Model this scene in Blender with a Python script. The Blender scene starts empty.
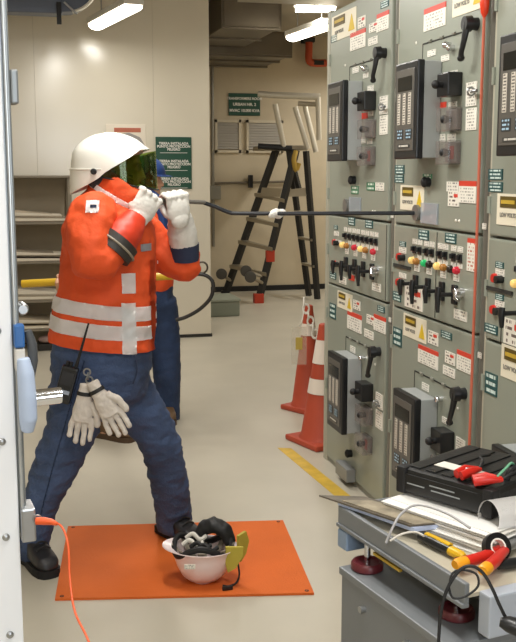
import bpy, bmesh, math, random
from mathutils import Vector, Matrix, noise
random.seed(7)
scene = bpy.context.scene
COL = scene.collection
V = Vector

# ---------------------------------------------------------------- camera, world, lights, exposure
HEAD = math.radians(14.0)          # the aisle runs along +Y; the camera looks 14 degrees right of it
TILT = math.radians(8.8)
cam_d = bpy.data.cameras.new('camera'); cam = bpy.data.objects.new('camera', cam_d); COL.objects.link(cam)
cam_d.sensor_width = 36; cam_d.sensor_fit = 'AUTO'; cam_d.lens = 969.0 / 642.0 * 36.0
cam_d.clip_start = 0.05
cam.location = (0, 0, 1.62)
cam.rotation_euler = (math.pi / 2 - TILT, 0, -HEAD)
scene.camera = cam
w = bpy.data.worlds.new('world'); scene.world = w; w.use_nodes = True
w.node_tree.nodes['Background'].inputs[0].default_value = (1.0, 0.97, 0.92, 1)
w.node_tree.nodes['Background'].inputs[1].default_value = 0.10
scene.view_settings.view_transform = 'Standard'
scene.view_settings.look = 'None'
scene.view_settings.exposure = 0.0
scene.view_settings.gamma = 1.0
scene.view_settings.use_curve_mapping = False
LAMP_W = 38.0
LAMP_C = (1.0, 0.98, 0.93)

RT = V((math.cos(HEAD), -math.sin(HEAD), 0))   # sideways across the aisle as the figures stand
FW = V((math.sin(HEAD), math.cos(HEAD), 0))
UP = V((0, 0, 1))

# ---------------------------------------------------------------- materials
def lin(h):
    h = h.lstrip('#'); o = []
    for i in (0, 2, 4):
        c = int(h[i:i+2], 16) / 255
        o.append(c / 12.92 if c <= .04045 else ((c + .055) / 1.055) ** 2.4)
    return (*o, 1)
MATS = {}
def mat(name, col, rough=.5, metal=0., vary=0., vscale=6., bump=0., bscale=40., emit=0., alpha=None, trans=0., spec=None, coat=0.):
    if name in MATS: return MATS[name]
    m = bpy.data.materials.new(name); m.use_nodes = True; MATS[name] = m
    nt = m.node_tree; b = nt.nodes['Principled BSDF']
    c = lin(col) if isinstance(col, str) else col
    b.inputs['Base Color'].default_value = c
    b.inputs['Roughness'].default_value = rough; b.inputs['Metallic'].default_value = metal
    if spec is not None: b.inputs['Specular IOR Level'].default_value = spec
    if coat: b.inputs['Coat Weight'].default_value = coat; b.inputs['Coat Roughness'].default_value = .12
    if trans: b.inputs['Transmission Weight'].default_value = trans
    if alpha is not None: b.inputs['Alpha'].default_value = alpha
    if emit:
        b.inputs['Emission Color'].default_value = c; b.inputs['Emission Strength'].default_value = emit
    tc = nt.nodes.new('ShaderNodeTexCoord')
    if vary:
        n = nt.nodes.new('ShaderNodeTexNoise'); n.inputs['Scale'].default_value = vscale; n.inputs['Detail'].default_value = 6
        nt.links.new(tc.outputs['Object'], n.inputs['Vector'])
        mp = nt.nodes.new('ShaderNodeMapRange'); mp.inputs[1].default_value = .3; mp.inputs[2].default_value = .7
        mp.inputs[3].default_value = 1 - vary; mp.inputs[4].default_value = 1 + vary
        nt.links.new(n.outputs['Fac'], mp.inputs[0])
        mx = nt.nodes.new('ShaderNodeVectorMath'); mx.operation = 'SCALE'; mx.inputs[0].default_value = c[:3]
        nt.links.new(mp.outputs[0], mx.inputs['Scale']); nt.links.new(mx.outputs[0], b.inputs['Base Color'])
    if bump:
        n2 = nt.nodes.new('ShaderNodeTexNoise'); n2.inputs['Scale'].default_value = bscale; n2.inputs['Detail'].default_value = 4
        nt.links.new(tc.outputs['Object'], n2.inputs['Vector'])
        bp = nt.nodes.new('ShaderNodeBump'); bp.inputs['Strength'].default_value = bump; bp.inputs['Distance'].default_value = .01
        nt.links.new(n2.outputs['Fac'], bp.inputs['Height']); nt.links.new(bp.outputs[0], b.inputs['Normal'])
    return m

def printed(name, paper, ink, rows, cut=.45, header=None, hfrac=.3, xs=14.):
    """a flat printed label: rows of broken ink on paper, optionally a coloured header band (Generated y,z)"""
    if name in MATS: return MATS[name]
    m = mat(name, paper, .45); nt = m.node_tree; b = nt.nodes['Principled BSDF']
    tc = nt.nodes.new('ShaderNodeTexCoord'); sp = nt.nodes.new('ShaderNodeSeparateXYZ')
    nt.links.new(tc.outputs['Generated'], sp.inputs[0])
    def M(op, a, bb=None):
        q = nt.nodes.new('ShaderNodeMath'); q.operation = op
        for i, v in enumerate((a, bb)):
            if v is None: continue
            if isinstance(v, (int, float)): q.inputs[i].default_value = v
            else: nt.links.new(v, q.inputs[i])
        return q.outputs[0]
    z = sp.outputs['Z']; y = sp.outputs['Y']
    zr = M('MULTIPLY', z, rows); fr = M('FRACT', zr); fl = M('FLOOR', zr)
    row = M('MULTIPLY', M('GREATER_THAN', fr, .3), M('LESS_THAN', fr, .78))
    cb = nt.nodes.new('ShaderNodeCombineXYZ'); nt.links.new(M('MULTIPLY', y, xs), cb.inputs[0]); nt.links.new(M('MULTIPLY', fl, 7.3), cb.inputs[1])
    n = nt.nodes.new('ShaderNodeTexNoise'); n.inputs['Scale'].default_value = 1.; nt.links.new(cb.outputs[0], n.inputs['Vector'])
    ik = M('MULTIPLY', row, M('GREATER_THAN', n.outputs['Fac'], cut))
    ik = M('MULTIPLY', ik, M('MULTIPLY', M('GREATER_THAN', y, .1), M('LESS_THAN', y, .9)))
    mx = nt.nodes.new('ShaderNodeMix'); mx.data_type = 'RGBA'
    mx.inputs[6].default_value = lin(paper); mx.inputs[7].default_value = lin(ink)
    nt.links.new(ik, mx.inputs[0]); out = mx.outputs[2]
    if header:
        m2 = nt.nodes.new('ShaderNodeMix'); m2.data_type = 'RGBA'; nt.links.new(out, m2.inputs[6]); m2.inputs[7].default_value = lin(header)
        nt.links.new(M('GREATER_THAN', z, 1 - hfrac), m2.inputs[0]); out = m2.outputs[2]
    nt.links.new(out, b.inputs['Base Color'])
    return m

# ---------------------------------------------------------------- mesh helpers
WL = {}
def place(o, parent, loc=None):
    """keep the world position: children are offset by their parent's world location"""
    loc = V(loc) if loc is not None else V((0, 0, 0))
    if parent is not None:
        o.parent = parent; o.location = loc - WL[parent.name]
    else: o.location = loc
    WL[o.name] = loc.copy(); return o
def thing(name, label, cat, loc, group=None):
    o = bpy.data.objects.new(name, None); COL.objects.link(o); o.empty_display_size = .1
    place(o, None, loc); return tag(o, label, cat, group)
def tag(o, label, cat=None, group=None, kind=None):
    o['label'] = label
    if cat: o['category'] = cat
    if group: o['group'] = group
    if kind: o['kind'] = kind
    return o
def obj(name, bm, m, parent=None, smooth=False, loc=None, sharp=40):
    me = bpy.data.meshes.new(name)
    if isinstance(bm, bpy.types.Mesh): me = bm
    else:
        bmesh.ops.recalc_face_normals(bm, faces=bm.faces[:]); bm.to_mesh(me); bm.free()
    me.materials.clear(); me.materials.append(m)
    if smooth:
        me.polygons.foreach_set('use_smooth', [True] * len(me.polygons))
        if sharp: me.set_sharp_from_angle(angle=math.radians(sharp))
    o = bpy.data.objects.new(name, me); COL.objects.link(o)
    return place(o, parent, loc)
def inst(name, me, parent, loc, scale=(1, 1, 1), rot=None):
    o = bpy.data.objects.new(name, me); COL.objects.link(o); place(o, parent, loc); o.scale = scale
    if rot is not None: o.rotation_euler = rot
    return o
def struct(name, bm, m, parent=None, smooth=False):
    o = obj(name, bm, m, parent, smooth)
    if parent is None: o['kind'] = 'structure'
    return o
def B(): return bmesh.new()
def box(bm, lo, hi, bev=0., M=None):
    lo = V(lo); hi = V(hi); c = (lo + hi) / 2; s = hi - lo
    r = bmesh.ops.create_cube(bm, size=1, matrix=Matrix.Translation(c) @ Matrix.Diagonal((*s, 1)))
    vs = r['verts']
    if bev:
        es = list({e for v in vs for e in v.link_edges})
        rr = bmesh.ops.bevel(bm, geom=es, offset=bev, segments=2, profile=.6, affect='EDGES')
        vs = list({v for f in rr['faces'] for v in f.verts} | {v for v in vs if v.is_valid})
    if M is not None: bmesh.ops.transform(bm, matrix=M, verts=vs)
    return bm
def frame(d, ref=None):
    d = V(d).normalized(); ref = V(ref) if ref is not None else (V((0, 0, 1)) if abs(d.z) < .9 else V((1, 0, 0)))
    u = (ref - d * ref.dot(d)).normalized(); return u, d.cross(u)
def ring(bm, c, u, v, a, b, n):
    return [bm.verts.new(c + u * (a * math.cos(2*math.pi*i/n)) + v * (b * math.sin(2*math.pi*i/n))) for i in range(n)]
def skin(bm, rings, cap=True, closed=True):
    n = len(rings[0])
    for r0, r1 in zip(rings, rings[1:]):
        for i in range(n if closed else n - 1):
            bm.faces.new((r0[i], r0[(i+1) % n], r1[(i+1) % n], r1[i]))
    if cap and closed:
        bm.faces.new(rings[0][::-1]); bm.faces.new(rings[-1])
def loft(bm, pts, ab, ref=None, n=18, cap=True):
    """tube through pts, each ring half-widths (a along ref, b across)"""
    pts = [V(p) for p in pts]; rings = []
    if ref is None: ref = frame(pts[1] - pts[0])[0]
    for i, p in enumerate(pts):
        t = (pts[min(i+1, len(pts)-1)] - pts[max(i-1, 0)]).normalized()
        u, v = frame(t, ref)
        q = ab[i]; a, b = q if isinstance(q, tuple) else (q, q)
        rings.append(ring(bm, p, u, v, a, b, n))
    skin(bm, rings, cap); return bm
def cyl(bm, p, q, r, r2=None, n=16):
    return loft(bm, [p, q], [r, r if r2 is None else r2], n=n)
def tube(bm, pts, r, n=8, sub=4):
    """smooth tube through control points (Catmull-Rom)"""
    P = [V(p) for p in pts]; out = []
    for i in range(len(P) - 1):
        p0 = P[max(i-1, 0)]; p1 = P[i]; p2 = P[i+1]; p3 = P[min(i+2, len(P)-1)]
        for k in range(sub):
            t = k / sub
            out.append(.5*((2*p1) + (p2-p0)*t + (2*p0-5*p1+4*p2-p3)*t*t + (3*p1-p0-3*p2+p3)*t**3))
    out.append(P[-1]); ref = None
    u = frame(out[1]-out[0])[0]; rings = []
    for i, p in enumerate(out):
        t = (out[min(i+1, len(out)-1)] - out[max(i-1, 0)]).normalized()
        u = (u - t*u.dot(t)).normalized(); rings.append(ring(bm, p, u, t.cross(u), r, r, n))
    skin(bm, rings); return bm
def poly(bm, pts, off):
    """prism: polygon pts extruded by vector off"""
    off = V(off); a = [bm.verts.new(V(p)) for p in pts]; b = [bm.verts.new(V(p) + off) for p in pts]
    bm.faces.new(a[::-1]); bm.faces.new(b)
    for i in range(len(a)): bm.faces.new((a[i], a[(i+1) % len(a)], b[(i+1) % len(a)], b[i]))
    return bm
def lathe(bm, c, prof, n=24, axis=UP, cap=True):
    c = V(c); u, v = frame(axis); ax = V(axis).normalized()
    skin(bm, [ring(bm, c + ax*h, u, v, max(r, 1e-4), max(r, 1e-4), n) for r, h in prof], cap); return bm
def ball(bm, c, r, seg=16, rot=None):
    r = r if isinstance(r, (tuple, list)) else (r, r, r)
    M = Matrix.Translation(V(c)) @ (rot.to_4x4() if rot is not None else Matrix()) @ Matrix.Diagonal((*r, 1))
    bmesh.ops.create_uvsphere(bm, u_segments=seg, v_segments=seg*2//3, radius=1, matrix=M); return bm
def torus(bm, c, R, r, axis, n=24, m=8):
    c = V(c); u, v = frame(axis); ax = V(axis).normalized(); rs = []
    for i in range(n):
        a = 2*math.pi*i/n; d = u*math.cos(a) + v*math.sin(a)
        rs.append([bm.verts.new(c + d*(R + r*math.cos(2*math.pi*j/m)) + ax*(r*math.sin(2*math.pi*j/m))) for j in range(m)])
    for i in range(n):
        for j in range(m): bm.faces.new((rs[i][j], rs[(i+1)%n][j], rs[(i+1)%n][(j+1)%m], rs[i][(j+1)%m]))
    return bm
RTM = Matrix((RT, FW, UP)).transposed()      # local (sideways, away, up) -> world
def remesh(bm, voxel, smooth=6):
    """weld overlapping volumes into one continuous skin"""
    bmesh.ops.recalc_face_normals(bm, faces=bm.faces[:])
    me = bpy.data.meshes.new('tmp'); bm.to_mesh(me); bm.free()
    o = bpy.data.objects.new('tmp', me); COL.objects.link(o)
    md = o.modifiers.new('r', 'REMESH'); md.mode = 'VOXEL'; md.voxel_size = voxel
    if smooth:
        s = o.modifiers.new('s', 'SMOOTH'); s.factor = .5; s.iterations = smooth
    dg = bpy.context.evaluated_depsgraph_get()
    me2 = bpy.data.meshes.new_from_object(o.evaluated_get(dg)); bpy.data.objects.remove(o)
    b2 = bmesh.new(); b2.from_mesh(me2); bpy.data.meshes.remove(me2); return b2
def wrinkle(bm, amp, freq, stretch=(1, 1, 1), seed=0.):
    bm.normal_update(); s = V(stretch); nn = [v.normal.copy() for v in bm.verts]
    for v, n in zip(bm.verts, nn):
        p = V((v.co.x*s.x, v.co.y*s.y, v.co.z*s.z)) * freq + V((seed, seed*1.7, -seed))
        k = noise.noise(p); k2 = noise.noise(p*2.3 + V((5, 1, 2)))
        v.co += n * amp * ((1 - abs(k)*2.2)*.7 + k2*.5)
def patch(src, cuts, push):
    """piece of a garment between cutting planes (point, normal: kept on the normal's side), laid just over it"""
    b = src.copy()
    for p, n in cuts:
        bmesh.ops.bisect_plane(b, geom=b.verts[:]+b.edges[:]+b.faces[:], plane_co=V(p), plane_no=V(n), clear_inner=True)
    b.normal_update(); mv = [(v, v.normal.copy()) for v in b.verts]
    for v, n in mv: v.co += n * push
    ret = bmesh.ops.extrude_face_region(b, geom=b.faces[:])
    for v in [g for g in ret['geom'] if isinstance(g, bmesh.types.BMVert)]: pass
    return b
def text(name, s, m, parent, loc, size, xdir, zdir=UP, align='CENTER'):
    cu = bpy.data.curves.new(name, 'FONT'); cu.body = s; cu.size = size; cu.align_x = align; cu.align_y = 'CENTER'; cu.extrude = .0004; cu.offset = size*.03
    o = bpy.data.objects.new('tmp', cu); COL.objects.link(o)
    dg = bpy.context.evaluated_depsgraph_get(); me = bpy.data.meshes.new_from_object(o.evaluated_get(dg)); bpy.data.objects.remove(o)
    x = V(xdir).normalized(); z = V(zdir).normalized(); n = x.cross(z)
    me.transform(Matrix((x, z, n)).transposed().to_4x4()); me.materials.clear(); me.materials.append(m)
    t = bpy.data.objects.new(name, me); COL.objects.link(t); return place(t, parent, loc)

# palette
m_wall = mat('wall_paint', '#d9d1bf', .17, vary=.03, vscale=1.5, bump=.03, bscale=2.5)
m_wallf = mat('far_wall_paint', '#c6b89d', .6, vary=.03)
m_ceil = mat('ceiling_paint', '#b3aa98', .8, vary=.05)
m_floor = mat('floor_coating', '#bab3a3', .4, vary=.06, vscale=2.2, bump=.04, bscale=30)
m_yline = mat('floor_yellow', '#cda93c', .5, vary=.15, vscale=14)
m_gear = mat('switchgear_paint', '#8f9488', .34, vary=.02, vscale=3)
m_gear2 = mat('switchgear_frame', '#83847a', .38)
m_gear3 = mat('edge_post_shade', '#6c6a62', .35)  # cabinet grey darkened, the rounded edge's shading put into the colour
m_dark = mat('gap_dark', '#2b2a26', .8)
m_black = mat('black_plastic', '#191a1c', .35)
m_blackm = mat('black_matte', '#141416', .6)
m_chrome = mat('chrome', '#d9dade', .12, metal=1)
m_steel = mat('brushed_steel', '#a9abad', .35, metal=.9, vary=.06, vscale=30)
m_alu = mat('aluminium', '#b4ae9f', .4, metal=.6)
m_white = mat('white_plastic', '#e6e3da', .4)
m_boxgrey = mat('relay_case', '#a2a6a6', .4)
m_red = mat('red_plastic', '#c8281e', .35)
m_teal = printed('teal_label', '#1f4f50', '#cfe0dc', 3, .42, xs=12)
m_lab = printed('white_label', '#e9e6dc', '#8d8b86', 3, .5)
m_tall = printed('tall_label', '#ece9e0', '#98958e', 7, .5, xs=9)
m_lred = printed('red_header_label', '#ebe8de', '#a3a099', 7, .5, header='#d2412d', hfrac=.24)
m_lrtop = printed('red_top_label', '#ebe8de', '#c07a6a', 9, .52, header='#d2412d', hfrac=.14, xs=7)
m_sym = printed('symbol_label', '#e9e5da', '#6b5f5a', 4, .52, xs=7)
m_paper = printed('paper_sheet', '#e9e7e1', '#cbc8c2', 24, .45, xs=20)
m_green = mat('green_sign', '#1c4a38', .4)
m_jeans = mat('denim', '#3c4c6c', .85, vary=.42, vscale=5, bump=.5, bscale=120)
m_orange = mat('orange_cloth', '#dd501d', .75, vary=.06, vscale=12, bump=.25, bscale=60)
m_reflect = mat('reflective_tape', '#ffffff', .5, vary=.04)
m_skin = mat('skin', '#c99a7c', .55)
m_glove = mat('leather_glove', '#dcd9d2', .8, vary=.08, vscale=25, bump=.3, bscale=60)
m_boot = mat('boot_leather', '#232225', .45, vary=.2)
m_navy = mat('navy_cloth', '#27304a', .8, vary=.1)
m_sole = mat('boot_sole', '#131214', .8)

# ================================================================ THE SETTING
struct('floor', box(B(), (-2.2, -2.5, -.05), (5.2, 13.0, 0)), m_floor)
struct('ceiling', box(B(), (-2.2, -2.5, 3.4), (5.2, 13.0, 3.5)), m_ceil)
struct('wall_left', box(B(), (-2.3, -2.5, 0), (-2.2, 13.0, 3.4)), m_wall)
struct('wall_right', box(B(), (5.2, -2.5, 0), (5.3, 13.0, 3.4)), m_wallf)
bm = B(); box(bm, (-2.2, -2.6, 0), (.2, -2.5, 3.4)); box(bm, (1.8, -2.6, 0), (5.2, -2.5, 3.4)); box(bm, (.2, -2.6, 0), (1.8, -2.5, 1.1)); box(bm, (.2, -2.6, 2.7), (1.8, -2.5, 3.4))
struct('wall_front', bm, m_wallf)
bm = B(); box(bm, (.2, -2.58, 1.1), (1.8, -2.52, 1.16)); box(bm, (.2, -2.58, 2.64), (1.8, -2.52, 2.7)); box(bm, (.2, -2.58, 1.1), (.26, -2.52, 2.7)); box(bm, (1.74, -2.58, 1.1), (1.8, -2.52, 2.7)); box(bm, (.97, -2.58, 1.1), (1.03, -2.52, 2.7))
win = struct('added_window', bm, m_white)  # unseen window, inferred from the wall reflections and added for cool front light
wd_ = bpy.data.lights.new('added_window_light', 'AREA'); wd_.shape = 'RECTANGLE'; wd_.size = 1.6; wd_.size_y = 1.6; wd_.energy = 70; wd_.color = (.86, .93, 1.0)
wo = bpy.data.objects.new('added_window_light', wd_); COL.objects.link(wo); wo.location = (1.0, -2.62, 1.9); wo.rotation_euler = (math.pi/2, 0, 0)   # area lamp in the added window, supplies cool light from behind the camera
wb = struct('wall_back', box(B(), (1.7, 12.8, 0), (5.2, 12.9, 3.4)), m_wallf)
struct('baseboard_back', box(B(), (1.9, 12.77, 0), (5.2, 12.8, .07), .005), m_blackm)
# the pale steel-panelled partition: a core with its panels standing proud of the joints
wm = struct('wall_middle', box(B(), (-2.2, 9.36, 0), (1.80, 12.8, 3.4)), m_wall)
for x0, x1 in ((-2.2, -.95), (-.949, .216), (.217, 1.303), (1.304, 1.84)):
    obj('wall_panel', box(B(), (x0, 9.30, .03), (x1, 9.36, 3.4), .0015), m_wall, wm)
obj('wall_end_panel', box(B(), (1.80, 9.362, .03), (1.84, 12.79, 3.4), .004), m_wall, wm)
struct('baseboard_middle', box(B(), (-2.2, 9.292, 0), (1.85, 9.36, .03), .002), m_dark)
# painted yellow walkway line
struct('trim_1', poly(B(), [(1.455, 5.36, .0005), (1.53, 5.33, .0005), (1.615, 4.0, .0005), (1.54, 4.0, .0005)], (0, 0, .0015)), m_yline)
# conduit beside the partition, sprinkler pipe run in the far bay
t = tag(obj('wall_conduit', cyl(B(), (2.56, 12.74, .62), (2.56, 12.74, 3.2), .022), mat('conduit_grey', '#8f8b80', .4, metal=.5), None, True), 'thin grey conduit running up the far wall beside the partition corner', 'conduit')
# fluorescent battens (each carries its own light)
m_tube = mat('lamp_diffuser', '#fff6e2', .5, emit=9.0)
def batten(x, y, z, label, power=LAMP_W, rz=0., L=1.25):
    t = thing('ceiling_light', label, 'ceiling light', (x, y, z + .12), 'fluorescent battens')
    M = Matrix.Translation((x, y, z)) @ Matrix.Rotation(rz, 4, 'Z')
    obj('housing', box(B(), (-.08, -L/2, 0), (.08, L/2, .05), .008, M), m_white, t)
    bm = loft(B(), [(0, -L/2+.02, -.012), (0, L/2-.02, -.012)], [(.072, .04)]*2, V((1, 0, 0)), 20); bmesh.ops.transform(bm, matrix=M, verts=bm.verts[:]); obj('diffuser', bm, m_tube, t, True)
    for s in (-.33*L, .33*L): q = M @ V((0, s, 0)); obj('hanger_rod', cyl(B(), (q.x, q.y, z+.05), (q.x, q.y, 3.4), .006, n=8), m_steel, t)
    ld = bpy.data.lights.new('lamp_light', 'AREA'); ld.shape = 'RECTANGLE'; ld.size = .14; ld.size_y = L; ld.energy = power; ld.color = LAMP_C
    lo = bpy.data.objects.new('lamp_light', ld); COL.objects.link(lo); place(lo, t, (x, y, z-.06)); lo.rotation_euler.z = rz
    return t
batten(.842, 8.25, 2.88, 'bright fluorescent batten hanging above the pale partition wall', 12, .18, 1.12)
batten(2.80, 9.2, 2.95, 'bright fluorescent batten hanging near the orange sprinkler pipe', 20, .1, .9)
batten(.55, 6.0, 2.98, 'fluorescent batten over the aisle beyond the two workers')
batten(.55, 3.6, 2.98, 'fluorescent batten over the aisle above the worker in the helmet')
batten(.55, 1.2, 2.98, 'fluorescent batten over the aisle above the test cart')
batten(-.9, -.8, 2.98, 'fluorescent batten at the near end of the aisle')
batten(4.45, 11.3, 2.95, 'unseen fluorescent batten added past the cabinets to brighten the far bay', 34)  # added out of view to brighten the far wall
batten(2.72, 8.75, 3.10, 'short slim fluorescent batten just above the bright one near the sprinkler pipe', 4, 1.33, .40)
# ducts in the far bay and above the partition
m_duct = mat('duct_metal', '#776e60', .38, metal=.6, vary=.12, vscale=3)
m_ductb = mat('blue_grey_duct', '#5d6472', .45, metal=.3, vary=.08)
t = thing('air_duct', 'wide grey sheet metal duct crossing the far bay under the ceiling', 'duct', (2.9, 11.8, 3.1))
obj('duct_body', box(B(), (1.9, 11.2, 2.95), (3.2, 12.5, 3.2), .01), m_duct, t)
for y in (11.25, 11.8, 12.4): obj('duct_flange', box(B(), (1.88, y, 2.93), (3.22, y+.05, 3.22), .004), m_duct, t)
for x in (2.1, 3.1): obj('hanger_strap', box(B(), (x, 11.6, 3.19), (x+.03, 11.62, 3.4)), m_steel, t)
t = thing('air_duct', 'square duct branch dropping toward the camera in the far bay', 'duct', (2.5, 10.3, 3.0))
obj('duct_body', box(B(), (2.05, 9.6, 3.02), (2.62, 11.1, 3.36), .01), m_duct, t)
for y in (9.62, 10.4): obj('duct_flange', box(B(), (2.03, y, 3.0), (2.64, y+.05, 3.38), .004), m_duct, t)
t = thing('cable_tray', 'long pale cable tray crossing under the ceiling of the far bay', 'cable tray', (2.6, 8.2, 3.1))
obj('tray_channel', box(B(), (1.9, 8.0, 3.04), (3.4, 8.35, 3.07), .004), m_alu, t)
for y in (8.0, 8.335): obj('tray_side', box(B(), (1.9, y, 3.04), (3.4, y+.015, 3.12), .003), m_alu, t)
for x in (2.2, 3.1): obj('hanger_rod', cyl(B(), (x, 8.17, 3.07), (x, 8.17, 3.4), .006, n=8), m_steel, t)
t = thing('ceiling_duct', 'blue-grey box duct at the ceiling left of the bright batten', 'duct', (.1, 8.3, 2.9))
obj('duct_body', box(B(), (-.75, 8.05, 2.845), (.42, 8.25, 3.3), .01), m_ductb, t)
bm = B(); ps = []
for i in range(9):
    a = math.radians(-80 + i*18); ps.append((.47 + .30*math.cos(a)*.9 - .02, 0, 3.18 + .32*math.sin(a)))
poly(bm, [(x, 8.05, z) for x, y, z in ps] + [(.42, 8.05, 3.3), (.42, 8.05, 2.86)], (0, .2, 0)); obj('rounded_elbow', bm, m_ductb, t)
bm = B(); tube(bm, [(x, 8.03, z - .008) for x, y, z in ps[:6]], .013); obj('rim', bm, m_white, t, True)
obj('stay_rod', cyl(B(), (0.4328, 8.0200, 2.9287), (0.5307, 8.0200, 2.8416), .009), m_steel, t)
obj('hanging_clamp', box(B(), (0.3729, 8.0000, 2.7572), V((0.4087, 8.0000, 2.9245)) + V((0, .02, 0))), m_blackm, t)
t = thing('sprinkler_pipe', 'orange-red pipe elbow fixed high on the far wall', 'pipe', (3.8886, 12.6000, 3.1958))
bm = B(); tube(bm, [(3.8466, 12.6500, 3.4560), (3.8485, 12.6500, 3.2260), (3.8498, 12.6500, 3.0720), (3.9194, 12.6500, 3.0352), (4.0862, 12.6500, 3.0396)], .05, 12); obj('pipe', bm, mat('orange_pipe', '#b84a24', .45), t, True)
for q in ((3.8477, 12.6500, 3.3284), (3.9749, 12.6500, 3.0367)): obj('pipe_bracket', box(B(), V(q) - V((.07, .05, .03)), V(q) + V((.07, .15, .03)), .005), m_dark, t)
# far wall: louvres, sign, rail
m_louv = mat('louvre_slat', '#b3ada2', .5)
for i, (xa, xb) in enumerate(((217, 243), (248.5, 286))):
    p = V((2.6311, 12.7900, 2.2852)); x0 = V((xa, 0, 0)); L = V((2.6311, 12.7900, 2.2852)); 
    X0 = 2.60 + (xa-217)*.01351; X1 = 2.60 + (xb-217)*.01351; z0, z1 = 1.86, 2.29
    t = thing('louvre_vent', ['grey louvred vent on the far wall beside the conduit', 'grey louvred vent on the far wall behind the ladder platform'][i], 'vent', ((X0+X1)/2, 12.79, z0), 'louvred vents')
    bm = B()
    box(bm, (X0, 12.76, z0), (X1, 12.8, z0+.035)); box(bm, (X0, 12.76, z1-.035), (X1, 12.8, z1)); box(bm, (X0, 12.76, z0), (X0+.03, 12.8, z1)); box(bm, (X1-.03, 12.76, z0), (X1, 12.8, z1))
    obj('vent_frame', bm, mat('vent_frame_paint', '#cdc2aa', .5), t)
    for k in range(11):
        z = z0 + .05 + k*.034
        obj('slat', poly(B(), [(X0+.03, 12.765, z), (X0+.03, 12.785, z+.036), (X0+.03, 12.789, z+.034), (X0+.03, 12.769, z-.002)], (X1-X0-.06, 0, 0)), m_louv, t)
t = thing('room_sign', 'green sign with white lettering on the far wall above the louvred vents', 'sign', (3.0089, 12.7800, 2.4842))
c = V((3.0021, 12.7800, 2.4906)); obj('sign_plate', box(B(), c + V((-.215, 0, -.145)), c + V((.215, .015, .145)), .004), m_green, t)
for dz, s, sz in ((.075, 'TRANSFORMERS ROOM', .056), (.0, 'URBAN NR. 2', .066), (-.08, 'MVAC 10.000 KVA', .064)):
    text('lettering', s, m_white, t, c + V((0, -.002, dz)), sz*.80, (1, 0, 0))
t = thing('wall_rail', 'thin dark rail along the far wall with a black clamp', 'rail', (3.0685, 12.7500, 1.4742))
obj('rail', cyl(B(), (2.5768, 12.7500, 1.4559), (3.6253, 12.7500, 1.4795), .017), mat('rail_brown', '#6b6251', .5), t, True)
q = V((3.0730, 12.7400, 1.4876)); obj('clamp', box(B(), q - V((.03, .03, .09)), q + V((.03, .03, .08)), .01), m_black, t)
q = V((2.5929, 12.7000, 1.3449)); tag(obj('junction_box', box(B(), q - V((.08, .0, .10)), q + V((.07, .1, .08)), .01), mat('jbox', '#8c897d', .5)), 'small grey junction box low on the conduit beside the partition corner', 'junction box')
# step block on the floor beyond the partition
t = thing('step_block', 'low grey-green step block on the floor beyond the partition corner', 'step', (2.2166, 10.4576, 0.0000))
p = V((2.0652, 10.4954, 0.0000)); 
bm = box(B(), (1.86, 10.55, 0), (2.42, 11.1, .17), .015); obj('block', bm, mat('step_green', '#7d8274', .6), t)
obj('tread', box(B(), (1.85, 10.54, .17), (2.43, 11.11, .195), .006), mat('step_tread', '#8d9284', .6), t)

# partition posters
t = thing('safety_sign', 'tall green safety sign with three blocks of white lettering on the partition', 'sign', (1.49, 9.29, 1.46))
c = V((1.488, 9.285, 1.695)); obj('sign_plate', box(B(), c + V((-.172, 0, -.245)), c + V((.172, .014, .245)), .004), m_green, t)
for k in range(3):
    z = .158 - k*.166
    for dz, s in ((.025, 'TIERRA INSTALADA'), (-.003, 'PUNTO PROTECCION'), (-.031, 'PELIGRO')):
        text('lettering', s, m_white, t, c + V((0, -.002, z + dz)), .032, (1, 0, 0))
    obj('divider', box(B(), c + V((-.13, -.002, z - .064)), c + V((.13, 0, z - .060))), m_white, t)
t = thing('notice', 'white paper notice with red heading pinned behind the white helmet', 'notice', (1.0380, 9.2900, 1.9542))
c = V((1.0376, 9.2880, 1.9449)); obj('paper', box(B(), c + V((-.185, 0, -.14)), c + V((.185, .008, .11)), .002), mat('notice_paper', '#e6dccb', .6), t)
obj('heading', box(B(), c + V((-.11, -.002, .035)), c + V((.14, 0, .075))), mat('notice_red', '#b5664e', .6), t)
obj('picture', poly(B(), [c + V(q) for q in ((-.05, -.002, .02), (.03, -.002, .03), (.13, -.002, -.01), (.18, -.002, -.09), (-.06, -.002, -.03))], (0, .002, 0)), mat('notice_grey', '#9a9693', .6), t)

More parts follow.
